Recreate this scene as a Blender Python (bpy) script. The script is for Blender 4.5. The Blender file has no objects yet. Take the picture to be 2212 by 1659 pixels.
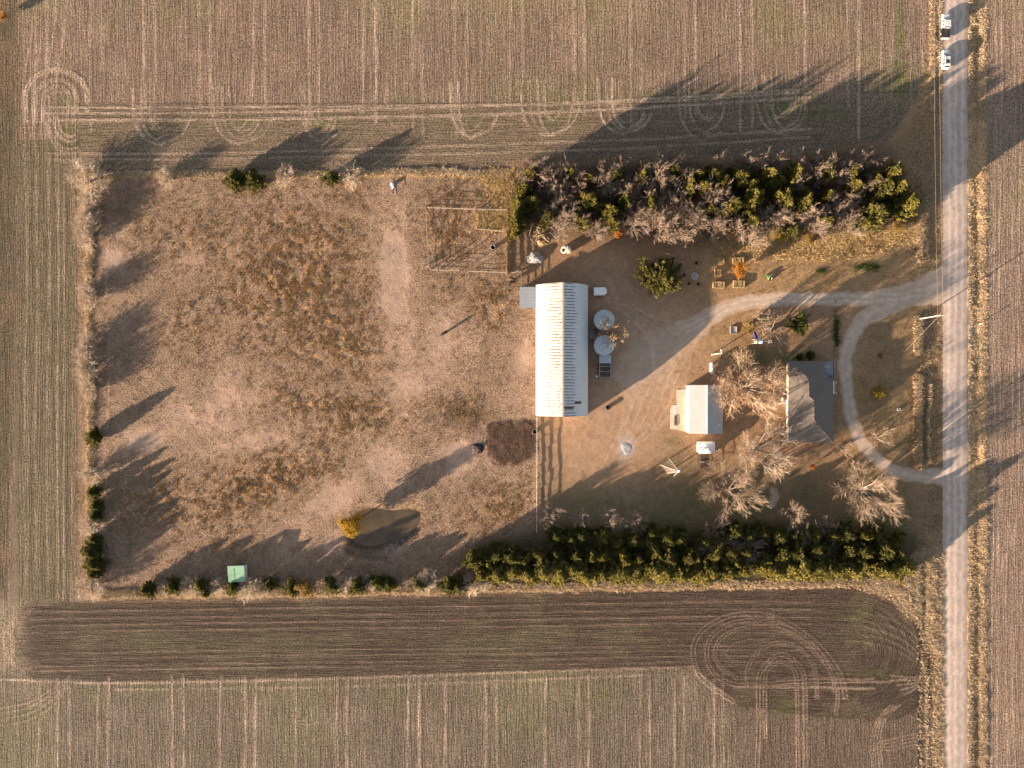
import bpy, bmesh, math, random
import numpy as np
from mathutils import Vector, Matrix

# ------------------------------------------------------------------ camera, light
SC = bpy.context.scene
COL = SC.collection
H = 178.0                      # camera height above the ground
K = 0.11805                    # metres per plan unit (2212 plan units across the frame)
R = math.radians
cd = bpy.data.cameras.new('camera'); cam = bpy.data.objects.new('camera', cd); COL.objects.link(cam)
cam.location = (0, 0, H); cam.rotation_euler = (0, 0, 0)
cd.sensor_width = 36.0; cd.lens = 36.0 * H / (2212 * K); cd.clip_start = 1.0; cd.clip_end = 6000
SC.camera = cam

SUN_EL = R(9.0); SHADOW_AZ = R(32.4)
world = bpy.data.worlds.new('World'); SC.world = world; world.use_nodes = True
wn = world.node_tree; wn.nodes.clear()
sky = wn.nodes.new('ShaderNodeTexSky'); sky.sky_type = 'NISHITA'; sky.sun_disc = False
sky.sun_elevation = SUN_EL
sky.sun_rotation = math.atan2(-math.cos(SHADOW_AZ), -math.sin(SHADOW_AZ)) % (2 * math.pi)
bg = wn.nodes.new('ShaderNodeBackground'); bg.inputs['Strength'].default_value = 0.066
wo = wn.nodes.new('ShaderNodeOutputWorld')
hs = wn.nodes.new('ShaderNodeHueSaturation'); hs.inputs['Saturation'].default_value = 0.62
wn.links.new(sky.outputs[0], hs.inputs['Color']); wn.links.new(hs.outputs[0], bg.inputs[0]); wn.links.new(bg.outputs[0], wo.inputs[0])

sl = bpy.data.lights.new('sun', 'SUN'); sl.energy = 5.0; sl.angle = R(0.55); sl.color = (1.0, 0.79, 0.57)
so = bpy.data.objects.new('sun', sl); COL.objects.link(so)
sd = Vector((math.cos(SHADOW_AZ) * math.cos(SUN_EL), math.sin(SHADOW_AZ) * math.cos(SUN_EL), -math.sin(SUN_EL)))
so.rotation_euler = sd.to_track_quat('-Z', 'Y').to_euler(); so.location = (-60, -40, 60)
SC.view_settings.view_transform = 'Standard'; SC.view_settings.look = 'None'
SC.view_settings.exposure = 2.22; SC.view_settings.gamma = 1.0
SC.cycles.max_bounces = 6; SC.cycles.diffuse_bounces = 3; SC.cycles.transparent_max_bounces = 6

# ------------------------------------------------------------------ plan units -> metres
def W(dx, dy, z=0.0):
    f = (H - z) / H
    return Vector(((dx - 1106) * K * f, (829.5 - dy) * K * f, z))
D = 1.38879
def tile(x0, y0, s):
    return lambda x, y: ((x0 + x / s) / D, (y0 + y / s) / D)
T1 = tile(1460, 760, 3.0717); T2 = tile(1960, 840, 3.0717); T3 = tile(1960, 1240, 2.4578)
T4 = tile(2400, 760, 2.2426); T5 = tile(1460, 460, 3.16); T6 = tile(2060, 440, 2.765)
TC = tile(1180, 500, 3.95); TF = tile(1240, 1180, 3.6058); TP = tile(900, 1400, 3.6074)
TW = tile(200, 1300, 2.9633); TN = tile(200, 440, 3.6067); TS = tile(1980, 1720, 2.0256)
TL = tile(0, 1700, 2.746); TV = tile(2780, 20, 8.29); TB = tile(1740, 840, 5.352); TY = tile(2020, 760, 7.373)
TG = tile(1460, 660, 7.373); TM = tile(1960, 1350, 9.2167); TPL = tile(2200, 920, 9.2167)

# ------------------------------------------------------------------ noise (numpy)
def _lat(seed):
    return np.random.default_rng(seed).random((256, 256)).astype(np.float32)
_L = {}
def vnoise(X, Y, scale, seed):
    if seed not in _L: _L[seed] = _lat(seed)
    T = _L[seed]
    x = X / scale + 1000.37 * (seed % 7); y = Y / scale + 513.13
    xi = np.floor(x).astype(np.int32); yi = np.floor(y).astype(np.int32)
    fx = (x - xi).astype(np.float32); fy = (y - yi).astype(np.float32)
    fx = fx * fx * (3 - 2 * fx); fy = fy * fy * (3 - 2 * fy)
    a = T[xi & 255, yi & 255]; b = T[(xi + 1) & 255, yi & 255]
    c = T[xi & 255, (yi + 1) & 255]; d = T[(xi + 1) & 255, (yi + 1) & 255]
    return (a * (1 - fx) + b * fx) * (1 - fy) + (c * (1 - fx) + d * fx) * fy
def fbm(X, Y, scale, seed, octv=4, gain=0.55):
    out = 0; amp = 1; tot = 0
    for i in range(octv):
        out = out + amp * vnoise(X, Y, scale / 2 ** i, seed + i * 13); tot += amp; amp *= gain
    return out / tot
def sstep(a, b, x):
    t = np.clip((x - a) / (b - a), 0, 1); return t * t * (3 - 2 * t)

# ------------------------------------------------------------------ node helpers
class NT:
    def __init__(s, name):
        s.m = bpy.data.materials.new(name); s.m.use_nodes = True
        s.t = s.m.node_tree; s.t.nodes.clear()
        s.out = s.n('ShaderNodeOutputMaterial'); s.p = s.n('ShaderNodeBsdfPrincipled')
        s.t.links.new(s.p.outputs[0], s.out.inputs[0]); s.p.inputs['Specular IOR Level'].default_value = 0.25
    def n(s, t, **kw):
        nd = s.t.nodes.new(t)
        for k, v in kw.items(): setattr(nd, k, v)
        return nd
    def set(s, sock, v):
        if hasattr(v, 'default_value') or hasattr(v, 'is_linked'): s.t.links.new(v, sock)
        else: sock.default_value = v
    def math(s, op, a, b=0.0, c=0.0, clamp=False):
        nd = s.n('ShaderNodeMath', operation=op); nd.use_clamp = clamp
        s.set(nd.inputs[0], a); s.set(nd.inputs[1], b); s.set(nd.inputs[2], c); return nd.outputs[0]
    def noise(s, vec, scale, detail=3.0, rough=0.6):
        nd = s.n('ShaderNodeTexNoise'); s.set(nd.inputs['Vector'], vec)
        nd.inputs['Scale'].default_value = scale; nd.inputs['Detail'].default_value = detail
        nd.inputs['Roughness'].default_value = rough; return nd.outputs[0]
    def ramp(s, v, a, b, lo=0.0, hi=1.0):
        nd = s.n('ShaderNodeMapRange', interpolation_type='SMOOTHSTEP'); s.set(nd.inputs[0], v)
        for i, q in enumerate((a, b, lo, hi)): nd.inputs[i + 1].default_value = q
        return nd.outputs[0]
    def mix(s, f, a, b, blend='MIX'):
        nd = s.n('ShaderNodeMix', data_type='RGBA', blend_type=blend)
        s.set(nd.inputs[0], f)
        for q, sock in ((a, nd.inputs[6]), (b, nd.inputs[7])):
            if isinstance(q, tuple): sock.default_value = (q[0], q[1], q[2], 1)
            else: s.t.links.new(q, sock)
        return nd.outputs[2]
    def mulv(s, col, v):
        nd = s.n('ShaderNodeVectorMath', operation='SCALE'); s.set(nd.inputs[0], col); s.set(nd.inputs['Scale'], v)
        return nd.outputs[0]
    def comb(s, x, y, z=0.0):
        nd = s.n('ShaderNodeCombineXYZ')
        for i, q in enumerate((x, y, z)): s.set(nd.inputs[i], q)
        return nd.outputs[0]
    def obj(s): return s.n('ShaderNodeTexCoord').outputs['Object']
    def pos(s): return s.n('ShaderNodeNewGeometry').outputs['Position']
    def sep(s, v):
        nd = s.n('ShaderNodeSeparateXYZ'); s.set(nd.inputs[0], v); return nd.outputs
    def attr(s, name): return s.n('ShaderNodeAttribute', attribute_name=name).outputs
    def bump(s, h, strength=0.5, dist=0.05):
        nd = s.n('ShaderNodeBump'); s.set(nd.inputs['Height'], h)
        nd.inputs['Strength'].default_value = strength; nd.inputs['Distance'].default_value = dist
        s.t.links.new(nd.outputs[0], s.p.inputs['Normal'])
    def done(s, col=None, rough=0.8, metal=0.0, spec=None):
        if col is not None:
            if isinstance(col, tuple): s.p.inputs['Base Color'].default_value = (col[0], col[1], col[2], 1)
            else: s.t.links.new(col, s.p.inputs['Base Color'])
        s.set(s.p.inputs['Roughness'], rough); s.p.inputs['Metallic'].default_value = metal
        if spec is not None: s.p.inputs['Specular IOR Level'].default_value = spec
        return s.m

def pm(name, c, rough=0.75, metal=0.0, var=0.25, scale=3.0, bump=0.0, spec=0.25):
    s = NT(name); o = s.obj()
    v = s.noise(o, scale, 4.0); f = s.ramp(v, 0.3, 0.7, 1 - var, 1 + var * 0.6)
    if bump: s.bump(v, bump, 0.03)
    return s.done(s.mulv(s.mix(0.0, c, c), f), rough, metal, spec)

# ------------------------------------------------------------------ mesh builder
def sample_axis(d):
    d = d.normalized(); a = Vector((0, 0, 1)) if abs(d.z) < 0.9 else Vector((1, 0, 0))
    u = d.cross(a).normalized(); return u, d.cross(u)
class MB:
    def __init__(s): s.v = []; s.f = []; s.mi = []; s.sm = []
    def add(s, vs, fs, mi=0, smooth=False):
        b = len(s.v); s.v += [tuple(q) for q in vs]
        for f in fs: s.f.append(tuple(b + i for i in f)); s.mi.append(mi); s.sm.append(smooth)
        return s
    def box(s, c, size, rz=0.0, mi=0, rx=0.0, ry=0.0):
        M = Matrix.Rotation(rz, 3, 'Z') @ Matrix.Rotation(ry, 3, 'Y') @ Matrix.Rotation(rx, 3, 'X'); c = Vector(c)
        vs = [c + M @ Vector((x * size[0] / 2, y * size[1] / 2, z * size[2] / 2)) for x in (-1, 1) for y in (-1, 1) for z in (-1, 1)]
        return s.add(vs, [(0, 1, 3, 2), (4, 6, 7, 5), (0, 4, 5, 1), (2, 3, 7, 6), (0, 2, 6, 4), (1, 5, 7, 3)], mi)
    def tube(s, p, q, r0, r1=None, n=8, caps=True, mi=0):
        p = Vector(p); q = Vector(q); r1 = r0 if r1 is None else r1
        u, w = sample_axis(q - p); vs = []
        for (c, r) in ((p, r0), (q, r1)):
            for i in range(n):
                a = 2 * math.pi * i / n; vs.append(c + (u * math.cos(a) + w * math.sin(a)) * r)
        fs = [(i, (i + 1) % n, n + (i + 1) % n, n + i) for i in range(n)]
        s.add(vs, fs, mi, n > 6)
        if caps: s.add(vs, [tuple(range(n))[::-1], tuple(range(n, 2 * n))], mi)
        return s
    def path(s, pts, r, n=6, mi=0):
        for a, b in zip(pts[:-1], pts[1:]): s.tube(a, b, r, r, n, True, mi)
        return s
    def lathe(s, prof, n=24, c=(0, 0, 0), axis='Z', mi=0, smooth=True):
        vs = []; c = Vector(c)
        for (r, z) in prof:
            for i in range(n):
                a = 2 * math.pi * i / n
                p = (r * math.cos(a), r * math.sin(a), z)
                if axis == 'X': p = (p[2], p[0], p[1])
                if axis == 'Y': p = (p[1], p[2], p[0])
                vs.append(c + Vector(p))
        fs = []
        for k in range(len(prof) - 1):
            for i in range(n):
                j = (i + 1) % n; fs.append((k * n + i, k * n + j, (k + 1) * n + j, (k + 1) * n + i))
        return s.add(vs, fs, mi, smooth)
    def loft(s, secs, mi=0, closed=True, caps=True, smooth=False):
        n = len(secs[0]); vs = [p for q in secs for p in q]; fs = []
        for k in range(len(secs) - 1):
            for i in range(n if closed else n - 1):
                j = (i + 1) % n; fs.append((k * n + i, k * n + j, (k + 1) * n + j, (k + 1) * n + i))
        if caps: fs += [tuple(range(n))[::-1], tuple(range((len(secs) - 1) * n, len(secs) * n))]
        return s.add(vs, fs, mi, smooth)
    def poly(s, pts, z0, z1, mi=0):
        n = len(pts); vs = [(p[0], p[1], z0) for p in pts] + [(p[0], p[1], z1) for p in pts]
        return s.add(vs, [tuple(range(n))[::-1], tuple(range(n, 2 * n))] + [(i, (i + 1) % n, n + (i + 1) % n, n + i) for i in range(n)], mi)
    def build(s, name, mats, parent=None, bevel=0.0, label=None):
        me = bpy.data.meshes.new(name); me.from_pydata(s.v, [], s.f)
        for m in (mats if isinstance(mats, (list, tuple)) else [mats]): me.materials.append(m)
        me.polygons.foreach_set('material_index', s.mi); me.polygons.foreach_set('use_smooth', s.sm); 
        bm = bmesh.new(); bm.from_mesh(me); bmesh.ops.recalc_face_normals(bm, faces=bm.faces)
        if bevel: bmesh.ops.bevel(bm, geom=bm.edges[:], offset=bevel, segments=2, affect='EDGES', clamp_overlap=True)
        bm.to_mesh(me); bm.free(); me.update()
        o = bpy.data.objects.new(name, me); COL.objects.link(o)
        if parent is not None: o.parent = parent
        if label: o['label'] = label
        return o
def tag(o, label, cat, group=None):
    o['label'] = label; o['category'] = cat
    if group: o['group'] = group
    return o
def thing(name, label, cat, loc, rz=0.0, group=None):
    o = bpy.data.objects.new(name, None); COL.objects.link(o); o.empty_display_size = 0.5
    o.location = loc; o.rotation_euler = (0, 0, rz); return tag(o, label, cat, group)
def dup(root, loc, rz=0.0, sc=None, label=None, group=None, cat=None):
    r = root.copy(); COL.objects.link(r); r.location = loc; r.rotation_euler = (0, 0, rz)
    if sc: r.scale = sc
    if label: r['label'] = label
    if group: r['group'] = group
    if cat: r['category'] = cat
    for ch in list(root.children):
        c = ch.copy(); COL.objects.link(c); c.parent = r
        for g in list(ch.children):
            d = g.copy(); COL.objects.link(d); d.parent = c
    return r
ORD = ['zeroth', 'first', 'second', 'third', 'fourth', 'fifth', 'sixth', 'seventh', 'eighth', 'ninth', 'tenth', 'eleventh', 'twelfth',
       'thirteenth', 'fourteenth', 'fifteenth', 'sixteenth', 'seventeenth', 'eighteenth', 'nineteenth', 'twentieth']
TENS = {2: 'twenty', 3: 'thirty', 4: 'forty'}
def ordw(i):
    if i <= 20: return ORD[i]
    return TENS[i // 10] + '-' + ORD[i % 10] if i % 10 else {30: 'thirtieth', 40: 'fortieth'}[i]
# ------------------------------------------------------------------ the ground: one height field cut into named regions
GS = 0.28
gx = np.arange(-142.0, 142.01, GS, dtype=np.float32); gy = np.arange(-108.0, 108.01, GS, dtype=np.float32)
X, Y = np.meshgrid(gx, gy); NY, NX = X.shape
DX = X / K + 1106; DY = 829.5 - Y / K
WX = DX + 5.0 * (fbm(X, Y, 2.2, 3, 3) - 0.5) * 2; WY = DY + 5.0 * (fbm(X, Y, 2.2, 4, 3) - 0.5) * 2

def blur(a, r):
    if r < 1: return a
    for _ in range(2):
        for ax in (0, 1):
            p = np.concatenate([np.repeat(np.take(a, [0], ax), r + 1, ax), a, np.repeat(np.take(a, [-1], ax), r, ax)], ax)
            c = np.cumsum(p, ax, dtype=np.float64); n = a.shape[ax]
            a = ((np.take(c, range(2 * r + 1, 2 * r + 1 + n), ax) - np.take(c, range(0, n), ax)) / (2 * r + 1)).astype(np.float32)
    return a
def pmask(pts, soft=2, warp=True):
    px, py = (WX, WY) if warp else (DX, DY)
    m = np.zeros(X.shape, bool); n = len(pts)
    for i in range(n):
        x0, y0 = pts[i]; x1, y1 = pts[(i + 1) % n]
        if y0 == y1: continue
        m ^= ((y0 > py) != (y1 > py)) & (px < (x1 - x0) * (py - y0) / (y1 - y0) + x0)
    return blur(m.astype(np.float32), soft)
def smask(pts, hw, soft=2.0, warp=False):
    """stroke along a polyline: pts (x, y) or (x, y, halfwidth) in plan units"""
    px, py = (WX, WY) if warp else (DX, DY); out = np.zeros(X.shape, np.float32)
    for a, b in zip(pts[:-1], pts[1:]):
        wa = a[2] if len(a) > 2 else hw; wb = b[2] if len(b) > 2 else hw; mg = max(wa, wb) + soft + 8
        i0 = max(0, int((min(a[0], b[0]) - mg - DX[0, 0]) * K / GS)); i1 = min(NX, int((max(a[0], b[0]) + mg - DX[0, 0]) * K / GS) + 2)
        ylo = 829.5 - (max(a[1], b[1]) + mg); yhi = 829.5 - (min(a[1], b[1]) - mg)
        j0 = max(0, int((ylo * K - gy[0]) / GS)); j1 = min(NY, int((yhi * K - gy[0]) / GS) + 2)
        if i1 <= i0 or j1 <= j0: continue
        sx = px[j0:j1, i0:i1]; sy = py[j0:j1, i0:i1]; dx = b[0] - a[0]; dy = b[1] - a[1]
        t = np.clip(((sx - a[0]) * dx + (sy - a[1]) * dy) / (dx * dx + dy * dy + 1e-6), 0, 1)
        d = np.hypot(sx - a[0] - t * dx, sy - a[1] - t * dy); w = wa + (wb - wa) * t
        np.maximum(out[j0:j1, i0:i1], 1 - sstep(w - soft / 2, w + soft / 2, d), out=out[j0:j1, i0:i1])
    return out
def gauss(cx, cy, rx, ry, rot=0.0):
    c, s = math.cos(R(rot)), math.sin(R(rot)); u = (WX - cx) * c + (WY - cy) * s; v = -(WX - cx) * s + (WY - cy) * c
    return np.exp(-((u / rx) ** 2 + (v / ry) ** 2)).astype(np.float32)
def smooth_pts(pts, n=8):
    """Catmull-Rom through the points"""
    P = [np.array(p, float) for p in pts]; P = [2 * P[0] - P[1]] + P + [2 * P[-1] - P[-2]]; out = []
    for i in range(1, len(P) - 2):
        for k in range(n):
            t = k / n; a, b, c, d = P[i - 1:i + 3]
            out.append(tuple(0.5 * (2 * b + (c - a) * t + (2 * a - 5 * b + 4 * c - d) * t * t + (3 * b - a - 3 * c + d) * t ** 3)))
    return out + [tuple(P[-2])]

C = np.zeros((NY, NX, 3), np.float32); HZ = np.zeros((NY, NX), np.float32)
def lay(m, c, k=1.0):
    m = (m * k)[..., None]; C[:] = C * (1 - m) + np.array(c, np.float32) * m
n_big = fbm(X, Y, 26, 21, 4); n_mid = fbm(X, Y, 7, 22, 4); n_fin = fbm(X, Y, 1.3, 23, 3); n_tiny = fbm(X, Y, 0.7, 24, 2)

NFIELD = [(38, -120), (2008, -120), (2012, 60), (2006, 130), (1985, 205), (1955, 270), (1925, 300), (1880, 325), (1700, 342), (1170, 354),
          (1100, 366), (760, 371), (215, 371), (168, 380), (168, 1296), (60, 1304), (38, 1322)]
STRIP = [(45, 1308), (215, 1297), (700, 1291), (1150, 1278), (1500, 1264), (1850, 1264), (1930, 1290), (1990, 1350), (2020, 1420), (2026, 1480),
         (2000, 1530), (1940, 1552), (1780, 1548), (1600, 1524), (1500, 1441), (1000, 1453), (250, 1469), (70, 1464), (36, 1435), (32, 1360)]
m_nf = pmask(NFIELD, 2); m_st = pmask(STRIP, 2)
m_sf = pmask([(-130, 1300), (40, 1310), (60, 1440), (1500, 1440), (1600, 1500), (2026, 1440), (2030, 1790), (-130, 1790)], 2)
m_ef = pmask([(2131, -130), (2400, -130), (2400, 1790), (2131, 1790)], 3)
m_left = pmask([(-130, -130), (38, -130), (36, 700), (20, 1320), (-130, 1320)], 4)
m_yard = pmask([(1097, 352), (1700, 342), (1925, 300), (1985, 205), (2006, 130), (2010, 60), (2010, -130), (2037, -130), (2037, 1262), (1930, 1290), (1850, 1262), (1160, 1275), (1161, 625), (1120, 600), (1098, 590)], 2)
m_past = pmask([(168, 372), (1097, 370), (1098, 590), (1120, 600), (1161, 625), (1160, 1278), (700, 1290), (168, 1297)], 2)

# farmland colours
C[:] = (0.20, 0.155, 0.12)
nf = np.array((0.172, 0.128, 0.100)); 
lay(m_nf, nf); lay(m_nf * sstep(0.45, 0.75, n_mid), (0.215, 0.157, 0.125), 0.7); lay(m_nf * sstep(0.5, 0.8, n_big), (0.19, 0.17, 0.095), 0.55)
lay(m_nf * sstep(215, 245, DY) * (DX > 165) * (DY < 380), (0.152, 0.118, 0.084), 0.85)
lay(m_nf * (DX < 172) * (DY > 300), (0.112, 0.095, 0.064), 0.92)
lay(m_sf, (0.132, 0.108, 0.084)); lay(m_sf * sstep(0.45, 0.75, n_mid), (0.18, 0.143, 0.115), 0.7); lay(m_sf * sstep(0.5, 0.8, n_big), (0.155, 0.145, 0.085), 0.5)
m_dk = pmask([(1500, 1500), (2030, 1450), (2030, 1790), (1600, 1790), (1600, 1560)], 8)
lay(m_dk, (0.112, 0.084, 0.066), 0.85)
lay(m_st, (0.072, 0.053, 0.042)); lay(m_st * sstep(0.5, 0.7, n_mid), (0.10, 0.084, 0.055), 0.7); lay(m_st * sstep(0.4, 0.8, n_big) * sstep(1350, 1380, DY) * (1 - sstep(1400, 1440, DY)), (0.108, 0.096, 0.06), 0.7)
lay(m_ef, (0.205, 0.152, 0.122)); lay(m_ef * sstep(0.45, 0.75, n_mid), (0.25, 0.185, 0.145), 0.7); lay(m_ef * sstep(0.5, 0.8, n_big), (0.19, 0.165, 0.10), 0.5)
lay(m_left, (0.092, 0.075, 0.050)); lay(m_left * sstep(0.45, 0.65, n_mid), (0.14, 0.10, 0.07), 0.8)  # dark tone painted in for the shade of trees beyond the left edge
lay(pmask([(-20, 1290), (60, 1300), (45, 1380), (60, 1440), (-20, 1450)], 6), (0.235, 0.19, 0.14), 0.8)
# green regrowth
for (x, y, rx, ry, k) in ((150, 222, 26, 16, .8), (142, 282, 20, 18, .8), (190, 285, 22, 12, .6), (128, 322, 26, 8, .5), (1945, 70, 11, 90, .85), (1945, 170, 40, 40, .6),
        (1690, 235, 60, 18, .8), (1780, 250, 40, 20, .6), (1240, 200, 60, 26, .45), (1120, 190, 60, 22, .4), (1430, 205, 160, 14, .5), (1650, 200, 120, 14, .5), (860, 215, 40, 22, .4),
        (700, 265, 40, 16, .45), (530, 270, 40, 16, .45), (355, 275, 36, 16, .45), (1020, 270, 40, 18, .4), (1200, 262, 40, 18, .4), (210, 1500, 30, 20, .5), (330, 1490, 60, 20, .4),
        (1700, 1100 + 430, 40, 20, .4), (1850, 1330, 60, 10, .4), (1900, 1460, 90, 12, .35), (400, 1400, 90, 12, .35), (60, 1545, 14, 20, .6), (520, 1490, 60, 14, .4), (840, 1500, 50, 26, .35), (1270, 1490, 80, 26, .35), (2010, 1470, 10, 30, .5)):
    lay(gauss(x, y, rx, ry) * sstep(0.25, 0.6, n_fin), (0.095, 0.115, 0.038), k)

# tramlines, headland lines and turning loops
trk = np.zeros(X.shape, np.float32)
def line(pts, hw=3.0, k=1.0, soft=3.0, n=8, jit=0.0):
    if n > 1 and len(pts) > 2: pts = smooth_pts(pts, n)
    np.maximum(trk, smask(pts, hw, soft) * k, out=trk)
def dbl(pts, gap=5.0, hw=1.3, k=1.0, n=8):
    pts = smooth_pts(pts, n) if len(pts) > 2 else pts
    P = np.array(pts, float); T = np.gradient(P, axis=0); N = np.stack([-T[:, 1], T[:, 0]], 1); N /= (np.linalg.norm(N, axis=1, keepdims=True) + 1e-6)
    for s in (-1, 1): line([tuple(q) for q in P + N * gap * s / 2], hw, k, 2.0, 1)
rt = np.random.default_rng(5)
x = 78.0
for i, x in enumerate((78, 195, 312, 432, 549, 668, 786, 892, 984, 1103, 1242, 1363, 1481, 1600, 1718, 1832, 1905, 1968)):
    k = rt.uniform(.5, .9); dxx = rt.uniform(-4, 4)
    for s in (0, rt.uniform(22, 27)):
        line([(x + s + dxx, -120), (x + s, 90), (x + s + rt.uniform(-3, 3), rt.uniform(205, 300))], rt.uniform(2.0, 3.6), k * rt.uniform(.45, .95), 5, 4)
for x in (52, 75, 100, 122): line([(x + 30, -120), (x + 18, 60), (x - 2, 200), (x + 2, 330), (x + 6, 600), (x + 2, 900), (x + 4, 1290)], 2.2, rt.uniform(.3, .6), 4)
for x in (60, 84, 108, 138, 156): line([(x, 330), (x + 1, 700), (x, 1296)], rt.uniform(1.3, 2.2), rt.uniform(.2, .5), 3, 3)
for (y0, y1, y2, y3) in ((244, 243, 228, 214), (259, 258, 247, 232), (232, 231, 226, 220), (332, 330, 312, 300), (345, 342, 330, 318)):
    line([(98, y0), (500, y1), (1050, y2), (1400, y3), (1750, y3 - 22)], rt.uniform(2, 3.2), .75 if y0 < 300 else .5, 3)
for cx in (350, 517, 686, 850, 1018, 1193, 1362, 1530, 1700):
    sc_ = rt.uniform(.75, 1.08); xs_ = rt.uniform(-9, 9)
    for (hw, dp, k) in ((62, 92, .6), (54, 84, .35), (40, 76, .6), (31, 62, .35), (20, 48, .4)):
        if rt.random() < .15: continue
        hw *= rt.uniform(.9, 1.08) * sc_; dp *= rt.uniform(.85, 1.1); xo = xs_ + rt.uniform(-7, 7); y0 = 232 - (cx - 350) * 0.022
        pts = [(cx + xo - hw * math.cos(t), y0 + dp * math.sin(t) ** .8 * (1 if t < 1.57 else .92)) for t in np.linspace(0.0, math.pi * rt.uniform(.62, 1), 18)]
        line([(pts[0][0] - 1, y0 - 40)] + pts, 2.5, min(1, k * rt.uniform(.9, 1.5)), 3, 1)
for (r_, k) in ((70, .8), (64, .7), (46, .6), (41, .6), (30, .6), (25, .5), (16, .4)):
    line([(120 - r_ * .95, 262)] + [(122 - r_ * math.cos(t), 212 - r_ * .92 * math.sin(t)) for t in np.linspace(0, math.pi, 16)] + [(122 + r_, 240)], 2.4, min(1, k * 1.3), 3, 1)
for (r_, k) in ((34, .6), (26, .6), (46, .5), (52, .4)):
    line([(150 - r_, 250)] + [(152 - r_ * math.cos(t), 258 + r_ * 1.4 * math.sin(t)) for t in np.linspace(0, math.pi * .62, 10)], 2.3, k * 1.3, 3, 1)
# southern field
for x in (60, 84, 125, 150, 214, 236, 372, 396, 478, 530, 553, 640, 730, 752, 885, 907, 964, 1050, 1074, 1180, 1250, 1272, 1384, 1404, 1457, 1479, 1543, 1562):
    line([(x, 1455 + rt.uniform(0, 20)), (x + rt.uniform(-3, 3), 1560), (x + rt.uniform(-5, 5), 1790)], rt.uniform(1.6, 3.4), rt.uniform(.4, .85), 4, 4)
line([(0, 1467), (250, 1475), (700, 1466), (1100, 1452), (1500, 1440)], 2.6, .8, 3); line([(250, 1490), (700, 1484), (1100, 1470), (1400, 1458)], 2.0, .5, 3)
for q in (0, 11, 24, 38): line([(0, 1530 + q), (60, 1518 + q), (110, 1490 + q), (150, 1462 + q * .5)], 1.6, .7, 2.5)
for q in (0, 7, 16, 26): dbl([(74 - q * .3, 1312 + q * .4), (38, 1330 + q * .8), (14 + q * .5, 1362), (12 + q, 1400), (26 + q, 1432 - q * .4), (62 + q, 1450 - q * .6)], 4, 1.1, .75)
# southern strip lines
lin2 = []
for (y0, y1, k) in ((1322, 1300, .5), (1338, 1316, .45), (1352, 1332, .8), (1366, 1347, .55), (1412, 1395, .5), (1424, 1405, .6), (1440, 1418, .5), (1450, 1430, .4)):
    line([(70, y0), (600, y0 - 8), (1100, (y0 + y1) / 2 - 3), (1500, y1), (1750, y1 + 1)], rt.uniform(1.3, 2.2), k, 2.5)
def ts(*p): return [TS(a, b) for a, b in p]
dbl(ts((1130, 760), (1095, 620), (1000, 480), (880, 370), (720, 275), (560, 245), (400, 265), (280, 330), (212, 420), (205, 520), (240, 620), (330, 700), (450, 780)), 8, 1.3, .9)
dbl(ts((1065, 720), (1040, 600), (940, 450), (800, 345), (640, 292), (480, 292), (360, 340), (295, 420), (285, 510), (320, 600), (400, 655), (520, 680), (900, 655), (1300, 650)), 7, 1.3, .9)
dbl(ts((470, 640), (360, 560), (335, 470), (375, 390), (460, 345), (580, 322), (720, 340), (850, 400), (960, 500), (1040, 600), (1080, 720), (1070, 860)), 6, 1.2, .8)
dbl(ts((525, 700), (540, 560), (620, 460), (720, 420), (830, 445), (920, 530), (950, 640), (955, 760)), 6, 1.2, .8)
dbl(ts((590, 1190), (600, 900), (600, 640), (660, 540), (730, 492), (800, 520), (860, 590), (880, 700), (882, 1190)), 7, 1.3, .9)
dbl(ts((640, 1000), (640, 640), (680, 562), (740, 540), (800, 572), (830, 650), (836, 900), (838, 1190)), 6, 1.2, .9)
line(ts((530, 545), (430, 520), (402, 480), (450, 425), (540, 405), (640, 405)), 1.2, .6, 2); line(ts((900, 620), (1300, 660), (1500, 640)), 2.2, .6, 3); line(ts((450, 690), (900, 690), (1300, 700)), 3.0, .6, 3)
for q in range(5): line(ts((1330 - q * 40, 250 + q * 40), (1450 - q * 20, 300 + q * 36), (1560 - q * 8, 400 + q * 30), (1600, 540 + q * 10), (1570, 680 - q * 12), (1480 - q * 20, 740 - q * 30)), 1.5, .5, 2.5)
for q in range(4): line(ts((1700, 960 + q * 18), (1500, 985 + q * 22), (1400, 1010 + q * 22), (1300, 1030 + q * 12)), 1.2, .6, 2); line(ts((1290 + q * 22, 1190), (1285 + q * 18, 1000), (1330 + q * 16, 880), (1400 + q * 20, 800)), 1.3, .5, 2)
for x in (2150, 2162, 2190, 2204): line([(x, -120), (x + 2, 200), (x - 3, 600), (x - 2, 1000), (x - 18 if x > 2180 else x - 6, 1300), (x - 8, 1790)], 1.8, .5, 3)
line([(2135, 1300), (2160, 1240), (2200, 1120), (2225, 1050)], 1.6, .5, 3)
fld = np.maximum.reduce([m_nf, m_sf, m_ef, m_st]); brk = sstep(0.25, 0.55, fbm(X, Y, 3.0, 31, 3)); trk0 = trk * (.75 + .25 * brk)
trk *= (0.45 + 0.55 * brk) * (.6 + .4 * sstep(.3, .6, n_mid))
lay(trk * np.maximum.reduce([m_nf, m_sf, m_ef]), (0.40, 0.31, 0.245), 0.9); lay(trk0 * m_st, (0.20, 0.142, 0.114), 0.9); lay(trk0 * m_dk * m_sf, (0.25, 0.185, 0.15), 0.5)
trk_shade = np.clip(np.roll(np.roll(trk0, 2, 1), 2, 0) - trk0 * .8, 0, 1); lay(trk_shade * m_st, (0.045, 0.033, 0.026), .85); lay(trk_shade * (m_nf + m_sf) * (DY > 150), (0.10, 0.075, 0.055), .55)  # tracks copied up-right in a dark colour, as painted shadow of their ridges
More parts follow.
